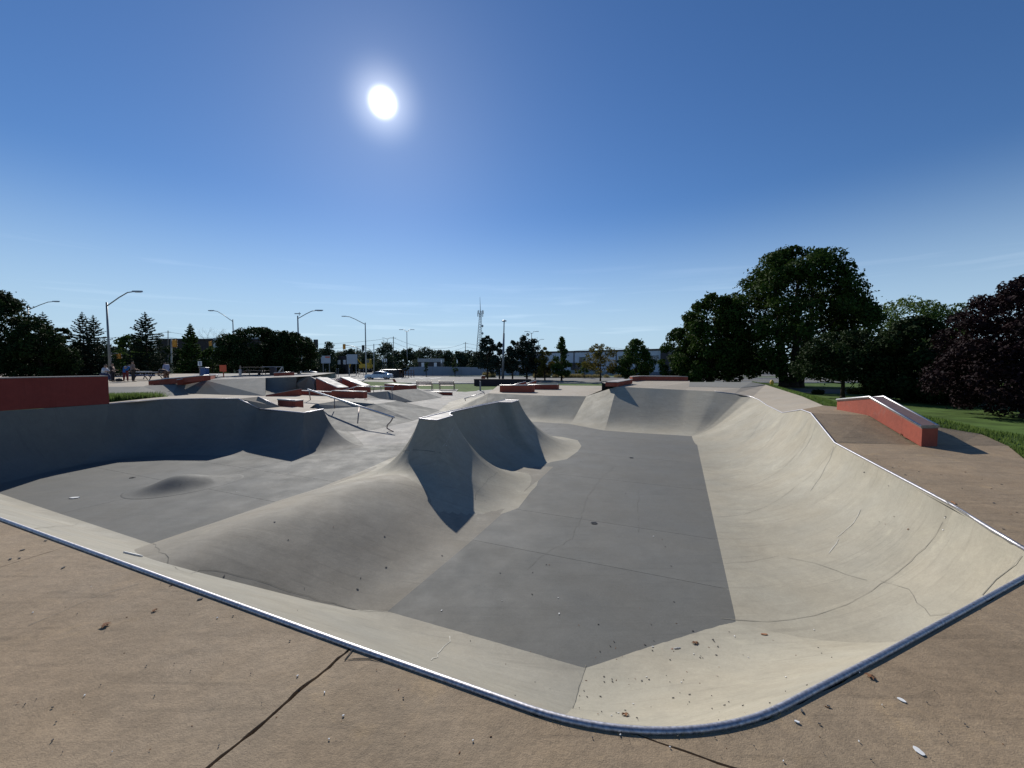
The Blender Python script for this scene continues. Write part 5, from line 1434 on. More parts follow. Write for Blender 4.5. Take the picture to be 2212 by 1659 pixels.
# grey hoarding of single panels
M_HOARD = plain('hoarding_blue_grey', (.27, .31, .36), .8, 0, .06, .7)
ha, hb_ = D(872, 812, 99), D(1372, 812, 92)
ha.z = hb_.z = G
t = thing('site_hoarding', 'long blue grey panelled hoarding beyond the road', 'fence', ha.lerp(hb_, .5))
NP = 24; pm = None
mid_y = [(872, 793.6, 100), (927, 791.5, 97), (1090, 794.5, 98), (1372, 804.5, 98)]
def hp(px):
    for (a, b) in zip(mid_y, mid_y[1:]):
        if a[0] <= px <= b[0]:
            u = (px - a[0]) / (b[0] - a[0]); return D(px, a[1] + (b[1] - a[1]) * u, a[2] + (b[2] - a[2]) * u)
for k in range(NP):
    a, b = hp(872 + k * 500 / NP), hp(872 + (k + 1) * 500 / NP)
    d_ = (b - a).normalized() * .03; pr_ = V(0, .03 * (k % 2), 0)
    A_, B__ = a + d_ + pr_, b - d_ + pr_
    MB().prism([V(A_.x, A_.y, G + .05), V(B__.x, B__.y, G + .05), V(B__.x, B__.y + .06, G + .05), V(A_.x, A_.y + .06, G + .05)], vec=(0, 0, 1)).build('panel', M_HOARD, t)
    o = bpy.context.scene.objects[-1] if False else None
    me = bpy.data.objects[[n_ for n_ in LOC][-1]].data
    for i, v_ in enumerate(me.vertices):
        if i >= 4: v_.co.z = (A_.z if i in (4, 7) else B__.z) - G
    MB().box(V(a.x, a.y + .12, (a.z + G) / 2), (.10, .10, a.z - G)).build('post', M_POLE, t)

# rails, barriers and site fencing left of the road
M_ORF = plain('orange_site_mesh', (.34, .10, .035), .8, 0, .25, 1.2)
t = thing('site_fence', 'long low timber rail fence with orange mesh beyond the left hand road', 'fence', D(440, 800, 96))
for k in range(13):
    px = 375 + k * 12.5; a = D(px, 785, 96); MB().box(V(a.x, 96, (a.z + G) / 2), (.14, .14, a.z - G)).build('post', M_WOODP, t)
for z_ in (786, 790.5): 
    a, b = D(372, z_, 95.9), D(530, z_ + 1, 95.9); MB().tube([a, b], .07, 5).build('rail', M_WOODP, t)
a, b = D(372, 792, 96.2), D(530, 793, 96.2)
MB().prism([V(a.x, 96.2, G), V(b.x, 96.2, G), V(b.x, 96.25, G), V(a.x, 96.25, G)], vec=(0, 0, a.z - G)).build('mesh_panel', M_ORF, t)
for i, (px, d, y) in enumerate(((755, 88, 797.5), (731, 92, 797), (727.5, 92, 797), (775, 92, 798), (703, 92, 798), (785, 90, 794))):
    a = D(px, y, d); 
    t = thing('traffic_post', ('thin white topped', 'pair left', 'pair right', 'slim', 'lone left', 'slim right')[i] + ' traffic delineator post standing in the junction', 'traffic post', V(a.x, d, G + .02), 'thin delineator posts in the junction')
    MB().tube([V(a.x, d, G + .02), a], .05, 6).build('post', M_POLE, t); MB().lathe(V(a.x, d, G + .02), [(.35, 0), (.3, .08), (.08, .12)], 8).build('base', M_BLACK, t)
    MB().lathe(a, [(.08, -.05), (.12, 0), (.08, .12)], 8).build('cap', M_WHITE if i == 0 else M_POLE, t)
t = thing('road_barrier', 'long dark water filled barrier beyond the junction', 'barrier', D(674, 797, 100))
for k in range(4):
    a = D(658 + k * 9, 796, 100); MB().box(V(a.x + .55, 100, G + .5), (1.02, .5, .85), bev=.12).build('barrier_block', M_BLACK, t)
t = thing('dark_enclosure', 'black boarded bin enclosure right behind the car', 'enclosure', D(836, 806, 84))
a, b = D(821.5, 799.5, 84), D(851.5, 799.5, 84)
MB().prism([V(a.x, 84, G), V(b.x, 84, G), V(b.x + .5, 89, G), V(a.x, 89, G)], vec=(0, 0, a.z - G)).build('body', M_BDARK, t)
MB().prism([V(a.x - .1, 83.9, a.z + .002), V(b.x + .1, 83.9, a.z + .002), V(b.x + .6, 89.1, a.z + .002), V(a.x - .1, 89.1, a.z + .002)], vec=(0, 0, .1)).build('lid', M_LUM, t)
t = thing('post_and_rail_fence', 'short rusty fence beside the bin enclosure', 'fence', D(875, 812, 86))
for k in range(7):
    a = D(858 + k * 6, 797 if k == 0 else 800, 86); MB().box(V(a.x, 86, (a.z + G) / 2), (.3 if k == 0 else .1, .1, a.z - G)).build('post', M_BLACK if k == 0 else plain('rust', (.16, .06, .03), .9), t)
for z_ in (.3, -.4): a, b = D(858, 800, 86), D(894, 800, 86); MB().tube([V(a.x, 86, z_), V(b.x, 86, z_)], .04, 5).build('rail', plain('rust', (.16, .06, .03), .9), t)

# signs, bins, tables on the upper plaza
t = thing('notice_sign', 'white sign with a dark blue centre stripe on a post', 'sign', V(D(431.5, 800, 34).x, 34, .4))
MB().box(D(431.7, 785.5, 34), (.33, .03, .42)).build('panel', M_WHITE, t); MB().box(D(431.7, 785.5, 33.97), (.07, .02, .32)).build('stripe', M_BLUE, t)
MB().tube([V(D(430.5, 800, 34).x, 34.05, .4), D(430.5, 784, 34.05)], .03, 6).build('post', M_WOODP, t)
t = thing('red_sign', 'blank orange red square sign board on a red post', 'sign', V(D(482, 815, 33).x, 33, .5))
MB().box(D(481.6, 795.6, 33), (.58, .04, .56), bev=.015).build('panel', M_ORANGE, t); MB().tube([V(D(482.5, 815, 33).x, 33.04, .5), D(482.5, 796, 33.04)], .045, 6).build('post', M_RED, t)
t = thing('recycling_bin', 'dark blue recycling bin with pale lid', 'bin', V(D(441, 808, 35).x, 35, .42))
cb = D(441.3, 806, 35); MB().box(V(cb.x, 35, .42 + .42), (.58, .5, .84), bev=.05).build('body', M_BLUE, t); MB().box(V(cb.x, 35, 1.29), (.62, .54, .07), bev=.03).build('lid', M_LUM, t)
def table(label, px, d, zb, L=1.8, rz=0, mat=M_WOODP, top=.76, seatm=None):
    c = V((px - 1106) / F * d, d, zb); t = thing('picnic_table', label, 'picnic table', c)
    ca, sa = math.cos(rz), math.sin(rz)
    P = lambda x, y, z: c + V(x * ca - y * sa, x * sa + y * ca, z)
    for k in range(5): MB().box(P(0, -.30 + .15 * k, top), (L, .135, .04), rz).build('board', mat, t)
    for s_ in (-1, 1):
        for k in range(2): MB().box(P(0, s_ * (.62 + .14 * k), .45), (L, .125, .04), rz).build('seat_board', seatm or mat, t)
    for s_ in (-1, 1):
        x = s_ * L * .34
        MB().tube([P(x, -.75, 0), P(x, -.22, top - .03)], .035, 6).build('leg', M_BLACK, t); MB().tube([P(x, .75, 0), P(x, .22, top - .03)], .035, 6).build('leg', M_BLACK, t)
        MB().tube([P(x, -.78, .42), P(x, .78, .42)], .03, 6).build('brace', M_BLACK, t)
    return t
table('dark picnic table with benches under the crab apple', 548, 35.5, .56, 2.1, .1, M_BLACK)
table('picnic table with blue benches used by the group near the spruce', 320, 35.5, .12, 2.0, .05, M_LUM, seatm=M_BLUE)
table('second picnic table behind the first at the spruce', 300, 38, .14, 1.8, .4, M_LUM, seatm=M_BLUE)
t = thing('steel_frame_stand', 'steel railing frame with blue panel and slanted chute under the crab apple', 'frame', V(D(590, 812, 36).x, 36, .6))
A_ = lambda x, y, d=36: D(x, y, d)
for px in (566, 590.5, 611.5): MB().tube([V(A_(px, 800).x, 36, .58), A_(px, 792.5)], .035, 6).build('post', M_POLE, t)
MB().tube([A_(566, 792.5), A_(611.5, 792.5)], .035, 6).build('rail', M_POLE, t)
MB().box(A_(590, 796, 36.1), (.55, .05, .30)).build('panel', M_BLUE, t); MB().box(V(A_(589, 806).x, 36.1, .58 + .38), (.5, .4, .76), bev=.04).build('cabinet', M_BDARK, t)
MB().tube([A_(596, 811.5), A_(603, 803), A_(610, 793)], .07, 6).build('chute', M_LUM, t)
t = thing('grey_post', 'thick pale wooden post standing between red sign and crab apple', 'post', V(D(519, 812, 34.5).x, 34.5, .56))
MB().tube([V(D(519, 812, 34.5).x, 34.5, .56), D(519, 790, 34.5)], .055, 8).build('shaft', M_WOODP, t); MB().lathe(V(D(519, 812, 34.5).x, 34.5, .56), [(.1, 0), (.11, .5), (.07, .6)], 10).build('sleeve', M_LUM, t)

# benches in front of the grass verge
def bench(label, x0, x1, dist, zb):
    a = V((x0 - 1106) / F * dist, dist, zb); b = V((x1 - 1106) / F * dist, dist, zb); c = a.lerp(b, .5); L = (b - a).length
    t = thing('park_bench', label, 'bench', c, 'steel park benches by the verge')
    for k in range(4): MB().box(c + V(0, .14 * k - .10, .46), (L - .16, .10, .035)).build('seat_slat', M_STEELD, t)
    for k in range(4): MB().box(c + V(0, -.22 + .02 * -k, .56 + .105 * k), (L - .16, .03, .08)).build('back_slat', M_STEELD, t)
    for s_ in (-1, 1):
        x = s_ * (L / 2 - .04)
        MB().tube([c + V(x, -.18, 0), c + V(x, -.20, .5), c + V(x, -.30, .98)], .035, 6).build('leg', M_STEELD, t)
        MB().tube([c + V(x, .42, 0), c + V(x, .42, .66)], .035, 6).build('leg', M_STEELD, t)
        MB().tube([c + V(x, -.25, .70), c + V(x, .45, .68)], .03, 6).build('armrest', M_STEELD, t)
bench('left one of the two steel park benches, catching the sun', 900, 933.5, 43, pz)
bench('right one of the two steel park benches', 948.5, 981.5, 43, pz)
t = thing('plinth_post', 'square grey post on a flat base in front of the dark wall', 'post', W(1037.5, 845, G + .05))
c = W(1037.5, 845, G + .02); MB().box(c + V(0, 0, .55), (.16, .16, 1.05), bev=.02).build('shaft', M_POLE, t); MB().box(c + V(0, 0, .03), (.62, .5, .08), bev=.02).build('base', M_POLE, t)
t = thing('litter_bin', 'brown litter bin with pale lid behind the dark wall', 'bin', D(1044, 815, 55))
c = V(D(1044, 815, 55).x, 55, G); MB().box(c + V(0, 0, .6), (.55, .55, 1.2), bev=.05).build('body', M_RED, t); MB().box(c + V(0, 0, 1.26), (.6, .6, .08), bev=.03).build('lid', M_LUM, t)
t = thing('leaning_board', 'leaning dark red board standing in the grass by the car', 'sign', D(855, 830, 57))
MB().prism([D(847, 818.5, 57), D(852, 818.5, 57), D(859.5, 830.5, 57), D(853, 830.5, 57)], vec=(0, .12, 0)).build('panel', M_RED, t)
MB().tube([D(852.5, 824, 57.1), V(D(852.5, 824, 57).x, 57.1, G)], .06, 6).build('post', M_RED, t)
t = thing('fire_hydrant', 'small yellow hydrant in the grass at the end of the far deck', 'hydrant', D(1667, 832, 30))
c = D(1667, 833.5, 27); MB().lathe(V(c.x, c.y, c.z - .3), [(.10, 0), (.10, .5), (.13, .52), (.11, .62), (.04, .72)], 10).build('body', M_YEL, t); MB().tube([V(c.x - .18, c.y, c.z), V(c.x + .18, c.y, c.z)], .05, 8).build('outlet', M_YEL, t)
t = thing('white_post', 'thin white post on the lawn in front of the purple maple', 'post', W(2027, 870, G))
MB().tube([W(2027, 872, G), W(2027, 872, G) + V(0, 0, 1.15)], .05, 8).build('shaft', M_WHITE, t); MB().lathe(W(2027, 872, G), [(.1, 0), (.09, .05)], 8).build('foot', M_POLE, t)

# ------------------------------------------------------------------ cars
M_CAR = plain('pale_blue_car_paint', (.42, .52, .62), .25, .3, .02, 2, .6)
M_CARW = plain('white_car_paint', (.60, .62, .64), .3, .1, .02, 2, .6)
M_TYRE = plain('tyre_rubber', (.018, .018, .018), .85); M_RIM = plain('alloy_rim', (.35, .35, .36), .35, .8)
M_TAIL = plain('tail_lamp_red', (.35, .02, .02), .3); M_CGLASS = plain('car_glass', (.03, .045, .06), .08, 0, .05, 2, .9)
def car(label, c, L, face=-1, mat=M_CAR, group=None, name='parked_car'):
    """side-on saloon; c = centre on the ground; face=-1 nose to -x"""
    c = Vector(c); t = thing(name, label, 'car', c, group); s_ = L / 4.7; f = face
    low = [(-2.33, .32), (-2.35, .62), (-2.22, .78), (-1.7, .88), (-1.05, .95), (-.2, .96), (.9, .97), (1.6, 1.00), (2.15, .98), (2.33, .85), (2.35, .45), (2.28, .30)]
    top = [(-1.05, .95), (-.35, 1.36), (.1, 1.44), (.7, 1.43), (1.25, 1.28), (1.75, 1.02)]
    X = lambda x: c.x + x * s_ * (1 if f < 0 else -1)
    def loft(pl_, w_, name_, m_, par, inset=0, yo=0):
        vs = []; n = len(pl_)
        for (sy, k) in ((-1, 1), (-.86, 1), (.86, 1), (1, 1)):
            for (x, z) in pl_:
                sh = 0 if abs(sy) < .9 else 1
                vs.append(V(X(x * (1 - .015 * sh)), c.y + sy * w_(z) * s_ + yo, c.z + (z - (.05 if sh and z > .6 else 0)) * s_))
        fs = []
        for j in range(3):
            for i in range(n): fs.append([j * n + i, j * n + (i + 1) % n, (j + 1) * n + (i + 1) % n, (j + 1) * n + i])
        fs += [list(range(n))[::-1], [3 * n + i for i in range(n)]]
        return mk(name_, vs, fs, m_, par, autos=35)
    body = loft(low + [(1.85, .28), (1.75, .45), (1.45, .52), (1.15, .45), (1.05, .28), (-1.05, .28), (-1.15, .45), (-1.45, .52), (-1.75, .45), (-1.85, .28)], lambda z: .88 if z < .8 else .84, 'body', mat, t)
    loft(top + [(1.75, .97), (-1.05, .92)], lambda z: .80 if z < 1.1 else .64, 'cabin', mat, t)
    for sy in (-1, 1):
        for q in (((-.85, .99), (-.33, 1.31), (.18, 1.37), (.22, 1.0)), ((.28, 1.0), (.25, 1.37), (.75, 1.36), (1.2, 1.2), (1.35, 1.03))):
            vs = [V(X(x), c.y + sy * ((.80 if z < 1.1 else .66) + .012) * s_, c.z + z * s_) for x, z in q]
            vs += [v + V(0, -sy * .05, 0) for v in vs]; n = len(q)
            mk('side_window', vs, [list(range(n)), [n + i for i in range(n)][::-1]] + [[i, (i + 1) % n, n + (i + 1) % n, n + i] for i in range(n)], M_CGLASS, t)
    for (xa, za, xb, zb_, nm) in ((-1.0, .97, -.40, 1.35, 'windscreen'), (1.70, 1.04, 1.28, 1.28, 'rear_window')):
        vs = [V(X(xa), c.y - .70 * s_, c.z + za * s_), V(X(xa), c.y + .70 * s_, c.z + za * s_), V(X(xb), c.y + .58 * s_, c.z + zb_ * s_), V(X(xb), c.y - .58 * s_, c.z + zb_ * s_)]
        o_ = V(-.03 if (xa < 0) == (f < 0) else .03, 0, .03); mk(nm, [v + o_ for v in vs] + vs, [[0, 1, 2, 3], [7, 6, 5, 4], [0, 4, 5, 1], [1, 5, 6, 2], [2, 6, 7, 3], [3, 7, 4, 0]], M_CGLASS, t)
    for x in (-1.45, 1.45):
        for sy in (-1, 1):
            w = thing('wheel', None, None, (0, 0, 0)); w.parent = t
            w.location = V(X(x), c.y + sy * .76 * s_, c.z + .33 * s_) - c; LOC[w.name] = V(X(x), c.y + sy * .76 * s_, c.z + .33 * s_)
            MB().lathe(LOC[w.name], [(.26 * s_, -.11), (.33 * s_, -.09), (.34 * s_, 0), (.33 * s_, .09), (.26 * s_, .11)], 18, 'y').build('tyre', M_TYRE, w, smooth=False)
            MB().lathe(LOC[w.name] + V(0, sy * .10, 0), [(.23 * s_, -.02), (.20 * s_, .02)], 12, 'y').build('rim', M_RIM, w)
    for sy in (-1, 1):
        MB().box(V(X(2.28), c.y + sy * .66 * s_, c.z + .80 * s_), (.14, .32, .14), bev=.02).build('tail_light', M_TAIL, t)
        MB().box(V(X(-2.24), c.y + sy * .64 * s_, c.z + .66 * s_), (.16, .34, .14), bev=.02).build('headlight', M_LENS, t)
        MB().box(V(X(-.75), c.y + sy * .93 * s_, c.z + .99 * s_), (.16, .14, .10), bev=.02).build('mirror', mat, t)
    return t
cc = W(818.5, 819.3, G + .012); car('pale blue saloon car facing left on the road', cc, 57.5 / F * cc.y * .98, name='saloon_car')
car('white pickup sized car parked beyond the crab apple', V(D(668, 797, 108).x, 108, G + .02), 4.6, 1, M_CARW)
car('dark car parked far off between the building and the big maple', V(D(1440, 800, 100).x, 95.5, G + .03), 4.5, -1, M_BLACK)
car('white van like car glimpsed through the park trunks on the right', V(D(1868, 812, 84).x, 95.5, G + .03), 4.6, 1, M_CARW)

# ------------------------------------------------------------------ people
M_SKIN = plain('skin', (.38, .22, .15), .6, 0, .05, 4); M_HAIR = plain('dark_hair', (.02, .014, .010), .8); M_SHOE = plain('dark_shoes', (.03, .03, .03), .7)
def skin(name, joints, edges, rad, mat, parent, root=0):
    me = bpy.data.meshes.new(name)
    base = LOC[parent.name]
    me.from_pydata([tuple(Vector(j) - base) for j in joints], edges, [])
    o = bpy.data.objects.new(name, me); COL.objects.link(o)
    sk = o.modifiers.new('s', 'SKIN'); sk.use_smooth_shade = True
    for i, v_ in enumerate(me.skin_vertices[0].data):
        r_ = rad[i]; v_.radius = (r_, r_) if not isinstance(r_, tuple) else r_; v_.use_root = (i == root)
    ss = o.modifiers.new('b', 'SUBSURF'); ss.levels = 1; ss.render_levels = 1
    dg = bpy.context.evaluated_depsgraph_get(); m2 = bpy.data.meshes.new_from_object(o.evaluated_get(dg))
    o.modifiers.clear(); o.data = m2; m2.materials.clear(); m2.materials.append(mat); o.parent = parent
    LOC[o.name] = base.copy(); return o
def person(label, at_, H, yaw, pose, shirt, trousers, hair=M_HAIR, hat=None, bare_legs=False):
    at_ = Vector(at_); t = thing('person', label, 'person', at_); s_ = H / 1.75
    ca, sa = math.cos(yaw), math.sin(yaw)
    def P(x, y, z): return at_ + V((x * ca - y * sa) * s_, (x * sa + y * ca) * s_, z * s_)
    # default standing joints; y is forward
    J = dict(pel=(0, 0, .95), che=(0, .01, 1.28), nek=(0, .0, 1.47), hed=(0, .02, 1.57), top=(0, .02, 1.72),
             shl=(-.19, 0, 1.40), shr=(.19, 0, 1.40), ell=(-.24, .02, 1.12), elr=(.24, .02, 1.12), hal=(-.24, .12, .90), har=(.24, .12, .90),
             hil=(-.10, 0, .90), hir=(.10, 0, .90), knl=(-.11, .02, .50), knr=(.11, .02, .50), anl=(-.12, 0, .08), anr=(.12, 0, .08), tol=(-.13, .17, .04), tor=(.13, .17, .04))
    J.update(pose)
    Q = {k: P(*v) for k, v in J.items()}
    def ch(name, keys, ed, rd, mat): 
        ix = {k: i for i, k in enumerate(keys)}
        return skin(name, [Q[k] for k in keys], [(ix[a], ix[b]) for a, b in ed], [tuple(x * s_ for x in r_) if isinstance(r_, tuple) else r_ * s_ for r_ in rd], mat, t)
    for k_, (e, h_) in (('fl', ('ell', 'hal')), ('fr', ('elr', 'har'))):
        Q[k_] = Q[h_] + (Q[h_] - Q[e]).normalized() * .11 * s_
    allk = ['pel', 'che', 'nek', 'hed', 'top', 'shl', 'ell', 'hal', 'shr', 'elr', 'har', 'hil', 'knl', 'anl', 'tol', 'hir', 'knr', 'anr', 'tor', 'fl', 'fr']
    ch('body', allk, [('pel', 'che'), ('che', 'nek'), ('nek', 'hed'), ('hed', 'top'), ('che', 'shl'), ('shl', 'ell'), ('ell', 'hal'), ('hal', 'fl'), ('che', 'shr'), ('shr', 'elr'), ('elr', 'har'), ('har', 'fr'), ('pel', 'hil'), ('hil', 'knl'), ('knl', 'anl'), ('anl', 'tol'), ('pel', 'hir'), ('hir', 'knr'), ('knr', 'anr'), ('anr', 'tor')],
       [.12, .13, .055, .095, .075, .06, .042, .03, .06, .042, .03, .085, .055, .038, .035, .085, .055, .038, .035, .022, .022], M_SKIN)
    Q['wal'] = Q['ell'].lerp(Q['hal'], .25); Q['war'] = Q['elr'].lerp(Q['har'], .25); Q['nk2'] = Q['che'].lerp(Q['nek'], .75); Q['hem'] = Q['pel'].lerp(Q['che'], -.12)
    ch('shirt', ['pel', 'che', 'nk2', 'shl', 'ell', 'wal', 'shr', 'elr', 'war', 'hem'], [('hem', 'pel'), ('pel', 'che'), ('che', 'nk2'), ('che', 'shl'), ('shl', 'ell'), ('ell', 'wal'), ('che', 'shr'), ('shr', 'elr'), ('elr', 'war')],
       [.16, .175, .08, .085, .066, .06, .085, .066, .06, .155], shirt)
    kk = .35 if bare_legs else .93
    Q['ll'] = Q['knl'].lerp(Q['anl'], kk - .3 if bare_legs else kk); Q['lr'] = Q['knr'].lerp(Q['anr'], kk - .3 if bare_legs else kk)
    ch('trousers', ['pel', 'hil', 'knl', 'll', 'hir', 'knr', 'lr'], [('pel', 'hil'), ('hil', 'knl'), ('knl', 'll'), ('pel', 'hir'), ('hir', 'knr'), ('knr', 'lr')], [.15, .115, .082, .066, .115, .082, .066], trousers)
    for a, b in (('anl', 'tol'), ('anr', 'tor')): MB().tube([Q[a] + V(0, 0, -.02), Q[b] + V(0, 0, -.005)], .055 * s_, 7, r2=.04 * s_).build('shoe', M_SHOE, t, smooth=True)
    up3 = (Q['top'] - Q['hed']).normalized(); fw = (P(0, 1, 0) - P(0, 0, 0)).normalized()
    hm_ = MB(); c = Q['hed'] + up3 * .06 * s_ - fw * .02 * s_
    for i in range(5): hm_.lathe(c, [(.105 * s_ * math.cos(i * .35), .02 + .1 * s_ * math.sin(i * .35)), (.105 * s_ * math.cos((i + 1) * .35), .02 + .1 * s_ * math.sin((i + 1) * .35))], 10)
    hm_.build('hair', hair if hat is None else hat, t, smooth=True)
    for sx in (-1, 1):
        e = Q['hed'] + up3 * .03 * s_ + fw * .092 * s_ + (P(1, 0, 0) - P(0, 0, 0)).normalized() * sx * .032 * s_
        MB().box(e, (.015, .015, .01)).build('eye', M_BLACK, t)
    MB().box(Q['hed'] + fw * .105 * s_, (.02, .02, .03)).build('nose', M_SKIN, t)
    return t
cl = lambda n_, c_: plain(n_, c_, .85, 0, .08, 6)
def at2(px, d, zb): return V((px - 1106) / F * d, d, zb)
sit = dict(pel=(0, 0, .52), che=(0, .08, .86), nek=(0, .12, 1.04), hed=(0, .15, 1.14), top=(0, .16, 1.29), shl=(-.19, .09, .97), shr=(.19, .09, .97), ell=(-.23, .2, .74), elr=(.23, .2, .74), hal=(-.14, .42, .76), har=(.14, .42, .76), hil=(-.1, .02, .50), hir=(.1, .02, .50), knl=(-.12, .45, .50), knr=(.12, .45, .50), anl=(-.12, .45, .08), anr=(.12, .45, .08), tol=(-.12, .62, .04), tor=(.12, .62, .04))
person('person in a white shirt seated behind the red wall end, facing right', at2(224, 33.5, .14), 1.95, R(-80), dict(sit), cl('white_cotton', (.62, .62, .66)), cl('navy_shorts', (.03, .04, .10)))
person('person in all dark clothes standing at the left of the group', at2(243, 33.0, .07), 1.62, R(-70), dict(hal=(-.15, .3, 1.1), har=(.2, .25, 1.0)), cl('dark_jacket', (.018, .016, .022)), cl('dark_trousers', (.012, .012, .02)))
person('person in a bright blue top and dark red trousers leaning forward', at2(271, 33.5, .09), 1.66, R(5), dict(che=(0, .12, 1.24), nek=(0, .24, 1.38), hed=(0, .33, 1.43), top=(0, .42, 1.53), shl=(-.20, .18, 1.34), shr=(.20, .18, 1.34), ell=(-.27, .3, 1.12), elr=(.27, .3, 1.12), hal=(-.2, .45, 1.0), har=(.2, .45, 1.0), knl=(-.14, .02, .5), knr=(.14, .02, .5), anl=(-.17, 0, .08), anr=(.17, 0, .08)), cl('blue_top', (.02, .13, .36)), cl('dark_red_trousers', (.14, .018, .022)))
person('person in a taupe shirt and dark wide trousers standing with back turned', at2(287, 33.2, .10), 1.78, R(-25), dict(hal=(-.18, .25, 1.02), har=(.18, .3, 1.0)), cl('taupe_shirt', (.20, .14, .12)), cl('charcoal_trousers', (.025, .022, .022)))
person('person in dark top and brown shorts bending low over the picnic table', at2(358, 34.2, .14), 1.7, R(85), dict(pel=(0, -.1, .78), che=(0, .24, .98), nek=(0, .42, .98), hed=(0, .52, .95), top=(0, .66, .95), shl=(-.17, .34, .98), shr=(.17, .34, .98), ell=(-.22, .42, .72), elr=(.22, .42, .72), hal=(-.15, .62, .60), har=(.15, .62, .60), hil=(-.1, -.12, .76), hir=(.1, -.12, .76), knl=(-.12, .08, .42), knr=(.12, .08, .42)), cl('dark_jacket', (.018, .016, .022)), cl('brown_shorts', (.16, .09, .06)), bare_legs=True, hat=cl('grey_cap', (.3, .29, .28)))
person('person in a pale lavender shirt standing behind the bending person', at2(360, 36.0, .14), 1.72, R(70), dict(che=(0, .07, 1.25), nek=(0, .14, 1.41), hed=(0, .2, 1.5), top=(0, .25, 1.63)), cl('lavender_shirt', (.32, .32, .42)), cl('dark_trousers', (.012, .012, .02)))
person('person jogging in dark clothes between the trunks of the huge maple', at2(1708, 50, G + .02), 1.6, R(-150), dict(knl=(-.1, .25, .58), anl=(-.1, .05, .28), tol=(-.1, .18, .18), anr=(.1, -.12, .08), tor=(.1, .05, .04), elr=(.26, .12, 1.15), har=(.2, .32, 1.2), ell=(-.26, -.12, 1.15), hal=(-.22, .05, 1.05)), cl('dark_jacket', (.018, .016, .022)), cl('dark_trousers', (.012, .012, .02)))
t = thing('backpack', 'dark backpack lying on the ground behind the dark clothed person', 'backpack', at2(257, 33.6, .09))
MB().box(at2(257, 33.6, .09) + V(0, 0, .14), (.55, .32, .26), .3, bev=.09).build('bag', M_BLACK, t); MB().tube([at2(254, 33.5, .25), at2(256, 33.5, .40), at2(259, 33.5, .36)], .015, 5).build('strap', M_BLACK, t)
# ------------------------------------------------------------------ wear, cracks and litter in and round the bowl
def surf(px, py, z0=-1.2, z1=0.35):
    """drop a sighting on the built surfaces"""
    x, y, u = ray(px, py)
    dg = SURF_DG
    d = Vector((x, y, u)).normalized()
    ok, loc, nor, idx, ob, mx = scene.ray_cast(dg, Vector((0, 0, CAM_H)), d)
    global HIT
    HIT = ob.name if ok else ''
    if ok and nor.dot(d) > 0: nor = -nor
    return (loc, nor) if ok else (W(px, py, z0), V(0, 0, 1))
bpy.context.view_layer.update()
SURF_DG = bpy.context.evaluated_depsgraph_get()
rr = random.Random(21)
def crack(pts_px, w=.006, par=bowl, mat=M_DARK, wig=.02, step=.12, name='crack'):
    hits = [surf(*p) for p in pts_px]
    line_ = []
    for (a, na), (b, nb_) in zip(hits, hits[1:]):
        n = max(1, int((b - a).length / step))
        for k in range(n): line_.append((a.lerp(b, k / n), na.lerp(nb_, k / n).normalized()))
    line_.append(hits[-1])
    vs, fs = [], []
    for i, (p, nn) in enumerate(line_):
        a = line_[max(0, i - 1)][0]; b = line_[min(len(line_) - 1, i + 1)][0]
        d = (b - a).normalized(); q = nn.cross(d).normalized()
        # settle back onto the surface
        o = p + q * rr.uniform(-wig, wig)
        ok, loc, no, *_ = scene.ray_cast(SURF_DG, o + nn * .25, -nn, distance=.6)
        if ok:
            o = loc; nn = no if no.dot(nn) > 0 else -no
        ww = w * rr.uniform(.5, 1.3)
        vs += [o + q * ww / 2 + nn * .0035, o - q * ww / 2 + nn * .0035]
    for i in range(len(line_) - 1): fs.append([2 * i, 2 * i + 1, 2 * i + 3, 2 * i + 2])
    return mk(name, vs, fs, mat, par)
M_CRK = plain('hairline_crack', (.150, .142, .120), .95, 0, .2, 30)
M_SCUFF = plain('pale_scuff', (.44, .42, .36), .9, 0, .2, 20)
M_SEAM = plain('panel_seam', (.225, .21, .172), .95, 0, .2, 30)
crack([(331, 1174), (345, 1193), (362, 1205), (372, 1222), (386, 1231), (408, 1240), (430, 1232), (470, 1233), (520, 1243), (580, 1262), (640, 1281), (720, 1303), (795, 1320), (850, 1322)], .005, mat=M_CRK, wig=.012)
crack([(1333, 1005), (1300, 1030), (1265, 1080), (1255, 1120), (1235, 1165)], .004, mat=M_CRK)
crack([(1380, 1060), (1378, 1110), (1379, 1150)], .0035, mat=M_CRK)
crack([(1075, 1020), (1050, 1040), (1030, 1066), (1025, 1080)], .004, mat=M_CRK)
crack([(735, 1035), (790, 1042), (870, 1046), (905, 1052)], .004, mat=M_CRK)
crack([(1235, 1165), (1180, 1195), (1140, 1230)], .0035, mat=M_CRK)
crack([(1265, 1437), (1250, 1485), (1236, 1530)], .005, mat=M_SEAM, wig=.003)
crack([(1557, 1335), (1626, 1342), (1677, 1342), (1752, 1331), (1828, 1306), (1903, 1261), (1979, 1200), (2036, 1128)], .006, mat=M_SEAM, wig=.006)
crack([(2208, 1200), (2185, 1225), (2155, 1253), (2120, 1285), (2097, 1304)], .008, mat=M_SEAM)
crack([(1514, 1063), (1560, 1062), (1607, 1055), (1655, 1035), (1700, 1003), (1735, 960), (1752, 915)], .005, mat=M_SEAM, wig=.005)
crack([(1521, 1117), (1560, 1116), (1607, 1111), (1660, 1092), (1720, 1050), (1775, 1000), (1806, 962)], .005, mat=M_SEAM, wig=.005)
crack([(1509, 1038), (1540, 1037), (1573, 1031), (1610, 1018)], .0035, mat=M_CRK)
crack([(1533, 1214), (1570, 1216), (1610, 1214), (1680, 1200)], .0035, mat=M_CRK)
crack([(1700, 1205), (1760, 1215), (1830, 1240), (1870, 1255)], .0035, mat=M_CRK)
